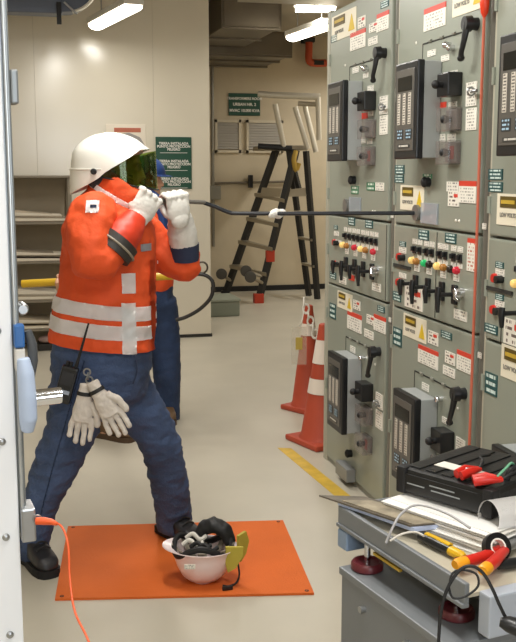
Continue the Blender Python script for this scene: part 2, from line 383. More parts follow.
# ================================================================ SWITCHGEAR ROW
GX = 1.655
LABELS = {}
LABELS[1] = """
lv 4.833 2.352 0.375 0.128
teal 4.982 2.305 0.099 0.036
sym 4.567 2.329 0.105 0.052
red 4.620 2.252 0.216 0.086
sym 4.403 2.283 0.118 0.041
red 4.289 2.292 0.150 0.080
white 4.409 2.221 0.119 0.036
teal 4.268 2.365 0.099 0.031
white 4.643 2.112 0.088 0.029
chrome 4.488 2.108 0.082 0.023
white 4.500 2.072 0.069 0.023
white 4.429 2.006 0.081 0.028
redtag 4.504 1.883 0.083 0.028
white 4.423 1.889 0.067 0.023
tall 4.256 1.918 0.100 0.081
tall 4.251 1.828 0.100 0.086
white 4.518 1.767 0.056 0.029
white 4.430 1.761 0.068 0.028
greentag 4.631 1.526 0.104 0.040
greentag 4.405 1.547 0.108 0.038
white 4.287 1.548 0.109 0.037
teal 4.670 1.368 0.098 0.040
teal 4.420 1.367 0.102 0.038
teal 4.921 1.324 0.058 0.021
white 4.908 1.291 0.075 0.024
white 4.895 1.253 0.132 0.011
teal 4.958 1.063 0.102 0.038
white 4.796 1.054 0.112 0.037
redtag 4.658 1.082 0.083 0.028
white 4.305 1.074 0.112 0.038
lv 4.759 0.949 0.230 0.089
teal 4.955 0.869 0.103 0.082
red 4.607 0.861 0.210 0.092
sym 4.575 0.952 0.103 0.046
teal 4.240 0.978 0.090 0.028
sym 4.373 0.906 0.109 0.044
red 4.253 0.905 0.155 0.076
white 4.394 0.832 0.124 0.039
white 4.624 0.716 0.076 0.031
tall 4.240 0.535 0.091 0.073
tall 4.235 0.443 0.091 0.087
"""
LABELS[2] = """
red 3.718 2.227 0.208 0.089
lv 3.427 2.260 0.250 0.122
white 3.737 2.090 0.079 0.024
white 3.606 2.056 0.074 0.023
white 3.527 1.988 0.071 0.026
chrome 3.534 2.086 0.035 0.015
redtag 3.618 1.877 0.065 0.023
white 3.527 1.872 0.071 0.023
tall 3.370 1.901 0.086 0.087
tall 3.364 1.810 0.086 0.080
white 3.613 1.749 0.056 0.031
white 3.527 1.748 0.072 0.031
teal 4.048 1.626 0.104 0.039
teal 4.050 1.586 0.104 0.035
lv 3.903 1.506 0.255 0.106
greentag 3.748 1.598 0.090 0.020
white 3.505 1.560 0.107 0.038
red 3.376 1.542 0.142 0.082
sym 3.493 1.513 0.098 0.058
teal 3.770 1.356 0.103 0.042
teal 3.509 1.359 0.099 0.039
teal 3.994 1.302 0.068 0.022
white 3.993 1.275 0.080 0.026
white 3.986 1.163 0.080 0.022
teal 4.046 1.062 0.094 0.041
sym 3.858 1.079 0.194 0.095
redtop 3.321 1.309 0.078 0.123
white 3.402 1.070 0.112 0.039
lv 3.839 0.951 0.247 0.100
teal 4.031 0.880 0.100 0.082
sym 3.646 0.939 0.098 0.054
red 3.693 0.851 0.202 0.076
teal 3.522 0.972 0.101 0.028
sym 3.481 0.886 0.091 0.048
red 3.352 0.895 0.136 0.077
white 3.487 0.830 0.109 0.036
white 3.710 0.719 0.071 0.030
white 3.504 0.624 0.065 0.024
tall 3.365 0.553 0.078 0.071
"""
LABELS[3] = """
teal 3.159 1.608 0.104 0.038
teal 3.156 1.564 0.104 0.035
lv 3.014 1.488 0.247 0.108
teal 3.105 1.292 0.058 0.021
white 3.099 1.266 0.065 0.025
teal 3.096 1.179 0.058 0.021
white 3.093 1.153 0.066 0.025
teal 3.150 1.056 0.098 0.033
sym 2.986 1.068 0.138 0.090
lv 2.943 0.960 0.243 0.117
teal 3.134 0.856 0.091 0.080
"""

unit = {}
def ubox():
    b = box(B(), (-.5, -.5, -.5), (.5, .5, .5)); me = bpy.data.meshes.new('plate'); b.to_mesh(me); b.free(); return me
def plate_mesh(m):
    if m.name not in unit:
        me = ubox(); me.materials.append(m); unit[m.name] = me
    return unit[m.name]
def shape_mesh(key, fn, m, smooth=True):
    if key not in unit:
        b = fn(B()); bmesh.ops.recalc_face_normals(b, faces=b.faces[:]); me = bpy.data.meshes.new(key); b.to_mesh(me); b.free(); me.materials.append(m)
        if smooth: me.polygons.foreach_set('use_smooth', [True]*len(me.polygons)); me.set_sharp_from_angle(angle=math.radians(40))
        unit[key] = me
    return unit[key]
def plate(name, m, parent, y, z, wy, hz, th=.003, x=GX):
    return inst(name, plate_mesh(m), parent, (x - th/2, y, z), (th, wy, hz))
m_lvy = mat('warning_gold', '#5a4a12', .5); m_lvy2 = mat('warning_gold_text', '#c3a437', .5); m_tri = mat('warning_yellow', '#d8b824', .5)
m_ink = mat('ink', '#84817a', .6); m_redtag = mat('red_tag', '#d4402e', .45); m_gtag = printed('green_tag', '#3f7a5c', '#dfe9de', 2, .45, xs=8)
m_lpap = mat('label_paper', '#e8e1cc', .45)
LM = dict(white=m_lab, red=m_lred, sym=m_sym, tall=m_tall, redtop=m_lrtop, teal=m_teal, redtag=m_redtag, greentag=m_gtag)
def labels(k, door):
    for ln in LABELS[k].strip().splitlines():
        q = ln.split(); kind = q[0]; y, z, wy, hz = map(float, q[1:])
        d = door(z)
        if kind == 'chrome':
            inst('latch', shape_mesh('latch', lambda b: ball(cyl(b, (0, 0, 0), (-.02, 0, 0), .012), (-.02, 0, 0), .014, 12), m_chrome), d, (GX, y, z)); continue
        if kind == 'lv':
            plate('warning_label', m_lpap, d, y, z, wy, hz)
            plate('warning_panel', m_lvy, d, y + wy*.17, z + hz*.24, wy*.46, hz*.36, .002, GX - .003)
            plate('warning_stripe', m_lvy2, d, y + wy*.17, z + hz*.24, wy*.38, hz*.12, .002, GX - .005)
            poly_b = shape_mesh('triangle', lambda b: poly(b, [(0, .5, -.5), (0, -.5, -.5), (0, 0, .5)], (-.002, 0, 0)), m_tri, False)
            inst('warning_triangle', poly_b, d, (GX - .003, y - wy*.33, z - hz*.02), (1, wy*.24, hz*.62))
            text('lettering', 'LOW VOLTS', m_ink, d, (GX - .0045, y + wy*.17, z - hz*.18), hz*.185, (0, -1, 0))
            continue
        nm = dict(teal='name_plate', greentag='name_plate', redtag='tag').get(kind, 'label')
        plate(nm, LM[kind], d, y, z, wy, hz)
        if kind == 'sym': plate('red_mark', m_redtag, d, y - wy*.22, z + hz*.22, wy*.34, hz*.22, .001, GX - .003)
def handle_mesh(b):
    # pivot hub and a curved lever hanging from it
    cyl(b, (0, 0, 0), (-.03, 0, 0), .026, .024, 20); cyl(b, (-.03, 0, 0), (-.06, 0, 0), .033, .029, 20)
    loft(b, [(-.045, 0, .005), (-.05, .0, -.03), (-.056, .004, -.07), (-.060, .016, -.11), (-.054, .03, -.132)], [(.02, .016), (.017, .014), (.014, .012), (.013, .011), (.015, .012)], V((0, 1, 0)), 14)
    return ball(b, (-.054, .03, -.132), (.016, .017, .014), 12)
def relay(k, y0, y1, z0, z1, cab, door_y):
    P = .10; x = GX - P
    r = obj('relay_unit', box(B(), (x + .025, y0, z0), (GX - .001, y1, z1), .004), m_boxgrey, cab)
    obj('bezel', box(B(), (x - .004, y0 - .004, z0 - .004), (x + .026, y1 + .004, z1 + .004), .006), m_black, r)
    fy0, fy1 = y0 + .025, y1 - .015; fz0, fz1 = z0 + .03, z1 - .025
    obj('front_plate', box(B(), (x - .007, fy0, fz0), (x - .003, fy1, fz1), .001), mat('relay_front', '#57544f', .35), r)
    obj('display', box(B(), (x - .009, fy0 + .02, fz1 - .085), (x - .006, fy1 - .02, fz1 - .03)), mat('relay_display', '#1d1f1e', .12), r)
    for c in range(3):
        yy = fy1 - .035 - c*.055
        plate('legend_strip', printed('legend', '#cfc8bb', '#5a5450', 12, .4, xs=3), r, yy, (fz1 - .09 + fz0 + .10)/2, .026, (fz1 - .09) - (fz0 + .10) - .01, .002, x - .007)
    for c in range(2):
        plate('key_strip', printed('key_legend', '#2f3336', '#9fc0d6', 3, .45, xs=5), r, fy1 - .05 - c*.09, fz0 + .065, .06, .04, .002, x - .007)
    plate('maker_plate', printed('maker', '#3b3a37', '#c9c6be', 1, .4, xs=9), r, (fy0+fy1)/2, fz0 + .018, .12, .014, .002, x - .007)
def switch_block(name, y, z, w, h, d, cab, m, knob=True, clear=False):
    b = obj(name, box(B(), (GX - d, y - w/2, z - h/2), (GX, y + w/2, z + h/2), .005), m, cab)
    if knob:
        bm = cyl(B(), (GX - d, y, z), (GX - d - .02, y, z), .012, n=14); ball(bm, (GX - d - .026, y, z), .017, 14); obj('knob', bm, m_blackm, b, True)
    return b
m_clear = mat('smoked_cover', '#948c88', .10, alpha=.32)
m_clear2 = mat('clear_cover', '#a9b3bb', .08, alpha=.45)
NAMES = {1: 'grey switchgear cabinet at the far end of the row beside the traffic cones', 2: 'grey switchgear cabinet in the middle of the row, with the operating rod inserted', 3: 'grey switchgear cabinet nearest the camera, cut off by the photo edge'}
YR = {1: (4.122, 5.065), 2: (3.222, 4.114), 3: (2.32, 3.214)}
for k in (1, 2, 3):
    y0, y1 = YR[k]; off = {1: .905, 2: 0., 3: -.895}[k]
    cab = thing('switchgear_cabinet', NAMES[k], 'cabinet', (GX + .4, (y0+y1)/2, 0), 'switchgear row')
    obj('body', box(B(), (GX + .035, y0, 0), (GX + 1.0, y1, 2.45), .003), m_gear2, cab)
    obj('plinth', box(B(), (GX + .012, y0 + .004, 0.002), (GX + .035, y1 - .004, .03)), m_gear2, cab)
    ya, yb = y0 + .056, y1 - .018
    def slab(nm, z0, z1, yl=ya, yh=yb): return obj(nm, box(B(), (GX, yl, z0), (GX + .036, yh, z1), .007), m_gear, cab)
    up = slab('upper_door', 1.392, 2.445)
    ym = y0 + .375
    pl = slab('control_panel', 1.018, 1.382)
    lo = slab('lower_door', .035, 1.008)
    # far frame upright and hinges
    obj('frame_upright', box(B(), (GX + .005, y1 - .015, 0), (GX + .036, y1 - .001, 2.447), .003), mat('upright_paint', '#b5b1a0', .4), cab)
    for z in (2.2, 1.95, 1.5, 1.2, .85, .45):
        obj('hinge', cyl(B(), (GX - .002, y1 - .017, z - .03), (GX - .002, y1 - .017, z + .03), .008, n=10), m_gear, cab, True)
    if k == 1: obj('end_panel', box(B(), (GX + .004, y1 + .002, 0), (GX + 1.0, y1 + .05, 2.46), .004), mat('end_panel_paint', '#a3a294', .4), cab)
    D = lambda z: up if z > 1.387 else (pl if z > 1.013 else lo)
    labels(k, D)
    # rounded near edge post of the cabinet
    bm = B(); loft(bm, [(GX + .034, y0 + .028, .03), (GX + .034, y0 + .028, 2.44)], [.026, .026], n=14); obj('edge_post', bm, m_gear3, cab, True)
    for z in (1.42, .94): plate('post_tag', m_lab, cab, y0 + .028, z, .03, .022, .002, GX + .0095)
    # inset hinged flaps
    for z, d in ((2.135, up), (.765, lo)):
        yl, yh = 3.45 + off, 3.83 + off
        plate('flap_seam', m_dark, d, (yl+yh)/2, z, yh - yl, .006, .0015)
        plate('flap_seam', m_dark, d, yh, z - .15, .004, .30, .0015)
        for s in (.08, .19, .30): inst('flap_hinge', shape_mesh('hinge_knuckle', lambda b: cyl(b, (-.003, -.012, 0), (-.003, .012, 0), .006, n=8), m_gear2), d, (GX, yl + s, z + .004))
    # operating levers
    hm = shape_mesh('lever', handle_mesh, m_black)
    for z, d in ((2.16, up), (.785, lo)):
        inst('lever_handle', hm, cab, (GX, 3.345 + off, z - .012), (.88, .88, .9))
    # relays
    relay(k, 3.636 + off, 3.86 + off, 1.672, 2.05, cab, 0)
    relay(k, 3.585 + off, 3.815 + off, .31, .695, cab, 0)
    # rotary switch boxes and covers beside the relay
    for zb, zs in ((1.945, (1.945, 1.815, 1.69)), (.555, (.555, .435, .29))):
        yc = 3.50 + off if zb > 1 else 3.47 + off
        for i, z in enumerate(zs):
            if i == 0:
                b = switch_block('selector_box', yc, z, .10, .088, .06, cab, m_black)
            else:
                b = switch_block('selector_box', yc, z, .10, .078, .02, cab, mat('selector_grey', '#6d6663', .4), knob=True)
                obj('cover', box(B(), (GX - .055, yc - .06, z - .046), (GX - .0005, yc + .06, z + .046), .006), m_clear, b)
                if i == 2: plate('red_insert', mat('dim_red', '#8a3c3c', .5), b, yc - .02, z, .035, .05, .002, GX - .021)
    # push button, blue tinted window over the racking socket
    inst('push_button', shape_mesh('button', lambda b: ball(cyl(b, (0, 0, 0), (-.022, 0, 0), .02), (-.022, 0, 0), (.014, .022, .022), 14), m_blackm), cab, (GX, 3.73 + off, 1.575))
    inst('push_button', unit['button'], cab, (GX, 3.72 + off, .165))
    if k != 3 or True:
        obj('socket_window', box(B(), (GX - .008, 3.63 + off, 1.405), (GX, 3.795 + off, 1.49), .002), mat('socket_blue', '#c3ccd6', .12, alpha=.5), cab)
        bm = cyl(B(), (GX - .018, 3.83 + off, 1.446), (GX, 3.83 + off, 1.446), .034, n=18); obj('racking_socket', bm, mat('socket_grey', '#7f7e7a', .35, metal=.4), cab, True)
        obj('kick_box', box(B(), (GX - .05, 3.65 + off, .03), (GX, 3.83 + off, .10), .004), mat('kick_grey', '#7d7f80', .4), cab)
    inst('latch', shape_mesh('latch', lambda b: ball(cyl(b, (0, 0, 0), (-.02, 0, 0), .012), (-.02, 0, 0), .014, 12), m_chrome), cab, (GX, 3.55 + off, .703)); inst('latch', unit['latch'], cab, (GX, 3.565 + off, 2.10))
    # padlock hasp
    for z in (1.907, .522):
        bm = B(); torus(bm, (GX - .02, 3.335 + off, z), .014, .004, (0, 1, 0), 16, 6); cyl(bm, (GX - .02, 3.335 + off, z), (GX - .02, 3.29 + off, z), .006, n=8); obj('hasp', bm, m_steel, cab, True)
    # ---- control panel
    def row(name, me, ys, z, sc=(1, 1, 1), x=GX): return [inst(name, me, pl, (x, y, z), sc) for y in ys]
    ys = [3.861, 3.805, 3.736, 3.681, 3.602, 3.551, 3.477, 3.42]
    if k == 1: ys = [y + .905 - .004 for y in (3.861, 3.796, 3.731, 3.67, 3.60, 3.54, 3.477, 3.417)]
    if k == 3: ys = [y - .895 for y in ys]
    for y in ys: plate('switch_tag', m_lab, pl, y, 1.322, .045, .022)
    tg = shape_mesh('toggle', lambda b: box(box(b, (-.006, -.016, -.016), (0, .016, .016), .002), (-.020, -.006, -.006), (-.005, .006, .014), .003), m_black, False)
    row('toggle_switch', tg, ys, 1.288)
    for y in ys[1::1][:7]: plate('switch_tag', m_lab, pl, y, 1.258, .04, .018)
    lampcol = {1: ['y', 'a', 'r', 'y', 'a', 'r'], 2: ['y', 'a', 'g', 'k', 'y', 'a', 'k', 'r'], 3: ['y', 'a', 'g', 'k', 'y', 'a', 'k', 'r']}[k]
    lampy = {1: [4.792, 4.725, 4.608, 4.516, 4.445, 4.342], 2: [3.876, 3.825, 3.743, 3.691, 3.615, 3.554, 3.489, 3.436]}.get(k) or [2.981, 2.93, 2.848, 2.796, 2.72, 2.66, 2.594, 2.541]
    for c, y in zip(lampcol, lampy):
        col = dict(y=('lens_yellow', '#f0c878'), a=('lens_amber', '#b07a3c'), r=('lens_red', '#c22a3a'), g=('lens_green', '#27a860'), k=('lens_dark', '#2c2520'))[c]
        lm = mat(col[0], col[1], .2, emit=(.35 if c in 'yg' else .12 if c == 'r' else 0))
        inst('indicator_lamp', shape_mesh('lamp_' + c, lambda b: ball(cyl(b, (0, 0, 0), (-.014, 0, 0), .016, .015), (-.014, 0, 0), (.010, .0145, .0145), 14), lm), pl, (GX, y, 1.24))
    sy = {1: [4.737, 4.605, 4.478, 4.356], 2: [3.831, 3.703, 3.566, 3.449], 3: [2.936, 2.808, 2.671, 2.554]}[k]
    for i, y in enumerate(sy):
        plate('switch_tag', m_lab, pl, y, 1.213, .05, .032)
        b = obj('rotary_switch', box(B(), (GX - .014, y - .018, 1.105), (GX, y + .018, 1.182), .004), m_black, cab)
        bm = cyl(B(), (GX - .02, y, 1.145), (GX - .07, y, 1.145), .0085, n=12)
        obj('stem', bm, m_black, b, True)
        L = .055 if i % 2 else .038
        bm = loft(B(), [(GX - .075, y, 1.145 + L*.55), (GX - .078, y, 1.145), (GX - .075, y, 1.145 - L*1.25)], [(.009, .011), (.012, .013), (.007, .009)], V((1, 0, 0)), 12)
        obj('grip', bm, m_black, b, True)
    bm = cyl(B(), (GX, 3.392 + off, 1.158), (GX - .03, 3.392 + off, 1.158), .02, .016, 14); loft(bm, [(GX - .03, 3.40 + off, 1.17), (GX - .034, 3.385 + off, 1.14), (GX - .036, 3.35 + off, 1.135)], [.010, .009, .007], n=10); obj('chrome_latch', bm, m_chrome, cab, True)
    for z in (1.243, 1.13):
        yb_ = 4.012 + off if k < 3 else 3.118
        bm = lathe(B(), (GX, yb_ + .01, z), [(.017, 0), (.017, .010), (.015, .016)], 18, (-1, 0, 0)); b = obj('red_button', bm, m_red, cab, True)
        bm = cyl(B(), (GX, yb_ - .035, z), (GX - .028, yb_ - .035, z), .014, n=12); obj('black_key', bm, m_black, b, True)
    if k != 1: plate('handle_slot', m_dark, pl, 3.995 + off, 1.202, .19, .014, .006)
    plate('panel_seam', m_dark, pl, 3.638 + off if k != 1 else 4.19, 1.2, .005, .35, .0015)
    if k == 3:
        plate('panel_seam', m_dark, pl, 3.077, 1.10, .004, .16, .0015)
    for y, z, d in ((3.90, 2.07, up), (3.90, 2.15, up), (3.70, 1.43, up), (3.47, 1.43, up), (3.44, 1.43, up), (3.40, .70, lo), (3.95, .55, lo), (3.95, .62, lo)):
        inst('rivet', shape_mesh('rivet', lambda b: ball(b, (0, 0, 0), (.004, .007, .007), 8), m_white), d, (GX, y + off, z))

# red cord hanging down the cabinet edge
t = thing('hanging_cord', 'orange-red cord hanging down the near edge of the middle cabinet', 'cord', (1.600, 3.30, 0.05))
bm = B(); tube(bm, [(1.632, 3.245, 2.4), (1.634, 3.25, 1.9), (1.630, 3.24, 1.4), (1.632, 3.245, .9), (1.630, 3.243, .4), (1.632, 3.245, .06)], .0055, 8, 5); obj('cord', bm, mat('cord_red', '#c4654c', .6), t, True)
bm = lathe(B(), (1.632, 3.245, 2.19), [(.004, -.035), (.013, -.02), (.017, .01), (.015, .06), (.006, .07)], 16); obj('toggle', bm, mat('cord_toggle', '#dd3a18', .4), t, True)
bm = cyl(B(), (1.632, 3.245, 2.395), (1.69, 3.245, 2.395), .006); obj('hook', bm, m_steel, t, True)

# ================================================================ PEOPLE
def limb(bm, pts, rad, n=16):
    loft(bm, pts, rad, n=n)
    for p, r in zip(pts, rad):
        q = r if not isinstance(r, tuple) else min(r); ball(bm, p, q*.98, 14)
def loc(c, x, y, z): return V(c) + RT*x + FW*y + UP*z      # sideways, away, up from a point
def rball(bm, c, r, seg=18, pitch=0.):
    rot = RTM @ Matrix.Rotation(pitch, 3, 'Y'); return ball(bm, c, r, seg, rot)
def grip_hand(bm, c, k, d, side, rbar, s=1.):
    """gloved hand closed on a bar: c on the bar, k bar axis, d wrist->knuckles, side = back-of-hand direction"""
    k = V(k).normalized(); d = V(d); d = (d - k*d.dot(k)).normalized(); nb = k.cross(d)
    if nb.dot(V(side)) < 0: nb = -nb
    R = rbar + .014*s
    back = V(c) + nb*(R + .004*s)
    M = Matrix((k, d, nb)).transposed()
    ball(bm, back - d*.030*s, (.046*s, .050*s, .020*s), 16, M)
    ball(bm, back - d*.062*s, (.036*s, .034*s, .022*s), 14, M)
    for i, (o, L) in enumerate(((-.034, .92), (-.0115, 1.02), (.0115, 1.), (.034, .85))):
        base = back + k*o*s + d*.004*s; pts = [base - d*.02*s, base + nb*.004*s + d*.012*s]
        for a in (55, 100, 150, 200, 235):
            aa = math.radians(a*L); pts.append(V(c) + k*o*s*.96 + (nb*math.cos(aa) + d*math.sin(aa))*(R + .003*s))
        r = .0112*s*(1 if i in (1, 2) else .93)
        loft(bm, pts, [r*1.05, r*1.1, r*1.05, r, r, r*.95, r*.8], n=10)
        ball(bm, pts[-1], r*.85, 10); ball(bm, pts[1], r*1.2, 10)
    # thumb leaves the side of the palm and closes against the index finger
    s0 = back - d*.045*s - k*.028*s - nb*.004*s
    pts = [s0, s0 - k*.008*s - nb*.014*s + d*.006*s, V(c) - k*.036*s - nb*.012*s - d*(R*.9), V(c) - k*.034*s - nb*(R*.95) - d*.006*s]
    loft(bm, pts, [.017*s, .015*s, .013*s, .010*s], n=10); ball(bm, pts[-1], .0105*s, 10)
def boot(bm, ankle, toe_dir, L=.29, gz=0.):
    """work boot standing on the floor: ankle = point above the heel"""
    t = V(toe_dir).normalized(); p = V((ankle[0], ankle[1], gz)); q = UP.cross(t)
    def sec(x, w_, z0, z1):
        c = p + t*x + UP*((z0+z1)/2); return [bm.verts.new(c + q*(w_*math.copysign(abs(math.cos(a))**.7, math.cos(a))) + UP*((z1-z0)/2*math.copysign(abs(math.sin(a))**.6, math.sin(a)))) for a in [2*math.pi*i/16 for i in range(16)]]
    rs = [sec(x*L, w_, .028, z1) for x, w_, z1 in ((-.29, .022, .07), (-.26, .036, .115), (-.1, .042, .15), (.1, .042, .14), (.28, .045, .112), (.45, .05, .09), (.6, .047, .078), (.68, .034, .062), (.71, .014, .045))]
    skin(bm, rs); cyl(bm, p + UP*.08, p + UP*.2, .05, .053)
def sole(bm, ankle, toe_dir, L=.29, gz=0.):
    t = V(toe_dir).normalized(); p = V((ankle[0], ankle[1], gz)); q = UP.cross(t)
    out = [(-.30, .02), (-.27, .038), (-.1, .043), (.1, .042), (.3, .049), (.47, .053), (.62, .049), (.70, .034), (.725, .014)]
    pts = [p + t*(x*L) + q*w_ for x, w_ in out] + [p + t*(x*L) - q*w_ for x, w_ in out[::-1]]
    return poly(bm, pts, (0, 0, .032))
def head_shape(bm, c, s=1., pitch=0.):
    """skull, jaw, nose, brow, lips and ears; faces RT"""
    R = Matrix.Rotation(pitch, 3, V(FW)); L = lambda x, y, z: V(c) + R @ (RT*x + FW*y + UP*z)*s
    rball(bm, L(-.012, 0, .035), (.098*s, .076*s, .092*s)); rball(bm, L(.022, 0, -.045), (.066*s, .060*s, .075*s)); rball(bm, L(.05, 0, -.085), (.034*s, .034*s, .028*s), 12)
    loft(bm, [L(.084, 0, .02), L(.10, 0, -.012), L(.108, 0, -.03), L(.085, 0, -.04)], [.010*s, .012*s, .016*s, .010*s], n=10)
    for y in (-1, 1):
        rball(bm, L(.082, .032*y, .022), (.012*s, .024*s, .008*s), 10); rball(bm, L(-.01, .078*y, -.01), (.020*s, .008*s, .032*s), 12)
    rball(bm, L(.084, 0, -.062), (.012*s, .024*s, .006*s), 10); rball(bm, L(.082, 0, -.074), (.011*s, .021*s, .006*s), 10)
    return L

# ------------------------------------------------ the worker with the operating rod
ANK_N = (0.0113, 3.9753, 0.0265); ANK_F = (0.6241, 4.1111, 0.0425)
HIP_N = (0.2469, 3.9269, 0.7565); HIP_F = (0.3927, 4.0452, 0.7447); KN_N = (0.1329, 3.9244, 0.4402); KN_F = (0.5672, 4.0429, 0.4844)
SH_N = (0.2914, 3.8025, 1.4482); EL_N = (0.2745, 3.7345, 1.2920); WR_N = (0.4378, 3.8072, 1.4192)
SH_F = (0.5029, 4.1517, 1.3964); EL_F = (0.6905, 4.0740, 1.2196); WR_F = (0.6629, 3.9984, 1.4024)
HAND_N = (0.4990, 3.8744, 1.5060); HAND_F = (0.6281, 3.9555, 1.4988)
NECK = (0.3827, 3.9755, 1.5200); HEADC = (0.4087, 3.9690, 1.6359)
bm = B()
limb(bm, [HIP_N, KN_N, ANK_N, V((ANK_N[0], ANK_N[1], .06))], [.085, .055, .04, .035])
limb(bm, [HIP_F, KN_F, ANK_F, V((ANK_F[0], ANK_F[1], .06))], [.085, .055, .04, .035])
loft(bm, [(0.3164, 3.9920, 0.7258), (0.3333, 3.9878, 0.9290), (0.3591, 3.9814, 1.1785), (0.3757, 3.9773, 1.3829), (0.3819, 3.9757, 1.4839)], [(.10, .15), (.095, .14), (.105, .15), (.11, .17), (.06, .1)], RT, 20)
limb(bm, [SH_N, EL_N, WR_N], [.055, .045, .032]); limb(bm, [SH_F, EL_F, WR_F], [.055, .045, .032])
loft(bm, [(0.3779, 3.9767, 1.4799), (0.3911, 3.9734, 1.5441), (0.3998, 3.9712, 1.5841)], [.065, .055, .055], n=14)
head_shape(bm, HEADC, 1., 0.12)
person = tag(obj('person', remesh(bm, .011, 4), m_skin, None, True, sharp=0), 'person in orange high-visibility jacket, white helmet and jeans gripping the operating rod', 'person')
# jeans
pb = B()
loft(pb, [(0.3327, 3.9777, 0.9391), (0.3214, 3.9805, 0.8044), (0.3111, 3.9830, 0.7111), (0.3054, 3.9845, 0.6427)], [(.195, .15), (.205, .165), (.185, .165), (.09, .10)], RT, 24)
loft(pb, [(0.2490, 3.9367, 0.8085), (0.2208, 3.9231, 0.6961), (0.1882, 3.9106, 0.5670), (0.1243, 3.9163, 0.4348), (0.0596, 3.9479, 0.2674), (0.0307, 3.9654, 0.1206), (0.0154, 3.9743, 0.0265)], [(.125, .125), (.118, .12), (.100, .105), (.090, .092), (.068, .078), (.060, .07), (.06, .068)], RT, 20)
loft(pb, [(0.3793, 4.0279, 0.7834), (0.4539, 4.0402, 0.6554), (0.5298, 4.0470, 0.5435), (0.5799, 4.0448, 0.4428), (0.6110, 4.0629, 0.2817), (0.6350, 4.0878, 0.1245), (0.6400, 4.0969, 0.0510)], [(.12, .12), (.108, .115), (.092, .10), (.084, .09), (.078, .085), (.076, .082), (.074, .08)], RT, 20)
pb = remesh(pb, .0085, 5); wrinkle(pb, .009, 8, (1, 1, 2.), 3.); wrinkle(pb, .005, 20, (1, 1, 1.6), 8.)
jeans = obj('jeans', pb.copy(), m_jeans, person, True, sharp=0)
bm = B(); tube(bm, [loc((0.4894, 3.7943, 0.8863), 0, 0, 0), (0.4744, 3.8444, 0.8076), (0.4667, 3.8515, 0.7817)], .004, 6)
bm.free()
bm = B(); tube(bm, [(0.4466, 3.8050, 0.8741), (0.4496, 3.8042, 0.8253), (0.4331, 3.8083, 0.7762)], .003, 6)
obj('belt_cord', bm, m_navy, jeans, True)
sd_ = (V((0.0339, 3.9491, 0.1047)) - V((0.2255, 3.8189, 0.8175))); sd_ = (sd_ - FW*sd_.dot(FW)).normalized(); sn_ = sd_.cross(FW).normalized()
obj('side_seam', patch(pb, [((0.1655, 3.8132, 0.6435), sn_), (V((0.1655, 3.8132, 0.6435)) + sn_*.004, -sn_), (V((0.1681, 3.8744, 0.6278)), -FW), ((0.1557, 3.8775, 0.2064), UP), ((0.1754, 3.8726, 0.8741), -UP)], .002), mat('seam_dark', '#2c3852', .9), jeans, True, sharp=0)
# boots
for A_, d, gz in ((ANK_N, RT*.55 - FW*.75, 0.), (ANK_F, RT*.6 - FW*.75, .0097)):
    bm = B(); boot(bm, A_, d, gz=gz); bt = obj('boot', remesh(bm, .007, 4), m_boot, person, True, sharp=0)
    obj('boot_sole', sole(B(), A_, d, gz=gz), m_sole, bt)
    bm = B()
    for i in range(4):
        p = V((A_[0], A_[1], .135 - i*.012)) + V(d).normalized()*(.05 + i*.028); q = UP.cross(V(d).normalized())
        tube(bm, [p - q*.03, p + UP*.012, p + q*.03], .004, 6)
    obj('laces', bm, m_blackm, bt, True)
# jacket: torso, sleeves
jb = B()
loft(jb, [(0.3233, 3.9852, 0.8626), (0.3291, 3.9837, 0.9382), (0.3394, 3.9812, 1.0343), (0.3582, 3.9765, 1.1585), (0.3655, 3.9798, 1.2811), (0.3678, 3.9792, 1.3829), (0.3695, 3.9788, 1.4597), (0.3785, 3.9766, 1.5080), (0.3830, 3.9754, 1.5361)],
     [(.213, .175), (.210, .175), (.203, .178), (.190, .175), (.186, .175), (.180, .195), (.156, .195), (.105, .12), (.085, .09)], RT, 28)
limb(jb, [SH_N, (0.2707, 3.7561, 1.3744), (0.2746, 3.7345, 1.2958), (0.3215, 3.7486, 1.3051)], [.092, .086, .084, .074])
limb(jb, [(0.3048, 3.7373, 1.2834), (0.3369, 3.7499, 1.3105)], [.078, .073])
limb(jb, [(0.4621, 4.1309, 1.3896), (0.5868, 4.1204, 1.2862), EL_F], [.105, .085, .066]); limb(jb, [EL_F, (0.6878, 4.0540, 1.2810)], [.064, .06])
for v in jb.verts: pass
jb = remesh(jb, .008, 3); wrinkle(jb, .011, 6, (1, 1, 1.5), 1.); wrinkle(jb, .005, 15, (1.2, 1.2, 1), 6.)
# cut the hem level-ish
bmesh.ops.bisect_plane(jb, geom=jb.verts[:]+jb.edges[:]+jb.faces[:], plane_co=V((0.3084, 3.7982, 0.9101)), plane_no=(UP + RT*.10), clear_inner=True)
jk = obj('jacket', jb.copy(), m_orange, person, True, sharp=0)
tilt = (UP + RT*.11).normalized(); NEAR = V((0.3222, 3.9391, 0.9791))
def tape(name, cuts, m=m_reflect, push=.004): return obj(name, patch(jb, cuts, push), m, jk, True, sharp=0)
tape('reflective_band', [((0.3097, 3.7979, 0.9622), tilt), ((0.3111, 3.7975, 1.0220), -tilt)])
tape('reflective_band', [((0.3116, 3.7974, 1.0419), tilt), ((0.3130, 3.7971, 1.1013), -tilt)])
tape('reflective_strip', [((0.3909, 3.7983, 0.9988), RT), ((0.4408, 3.7858, 0.9988), -RT), ((0.3134, 3.7970, 1.1171), -tilt), (NEAR, -FW)], push=.006)
tape('reflective_patch', [((0.3917, 3.7878, 1.1790), RT), ((0.4411, 3.7754, 1.1790), -RT), ((0.4137, 3.7823, 1.1415), UP), ((0.4154, 3.7819, 1.2222), -UP), (NEAR, -FW)], push=.004)
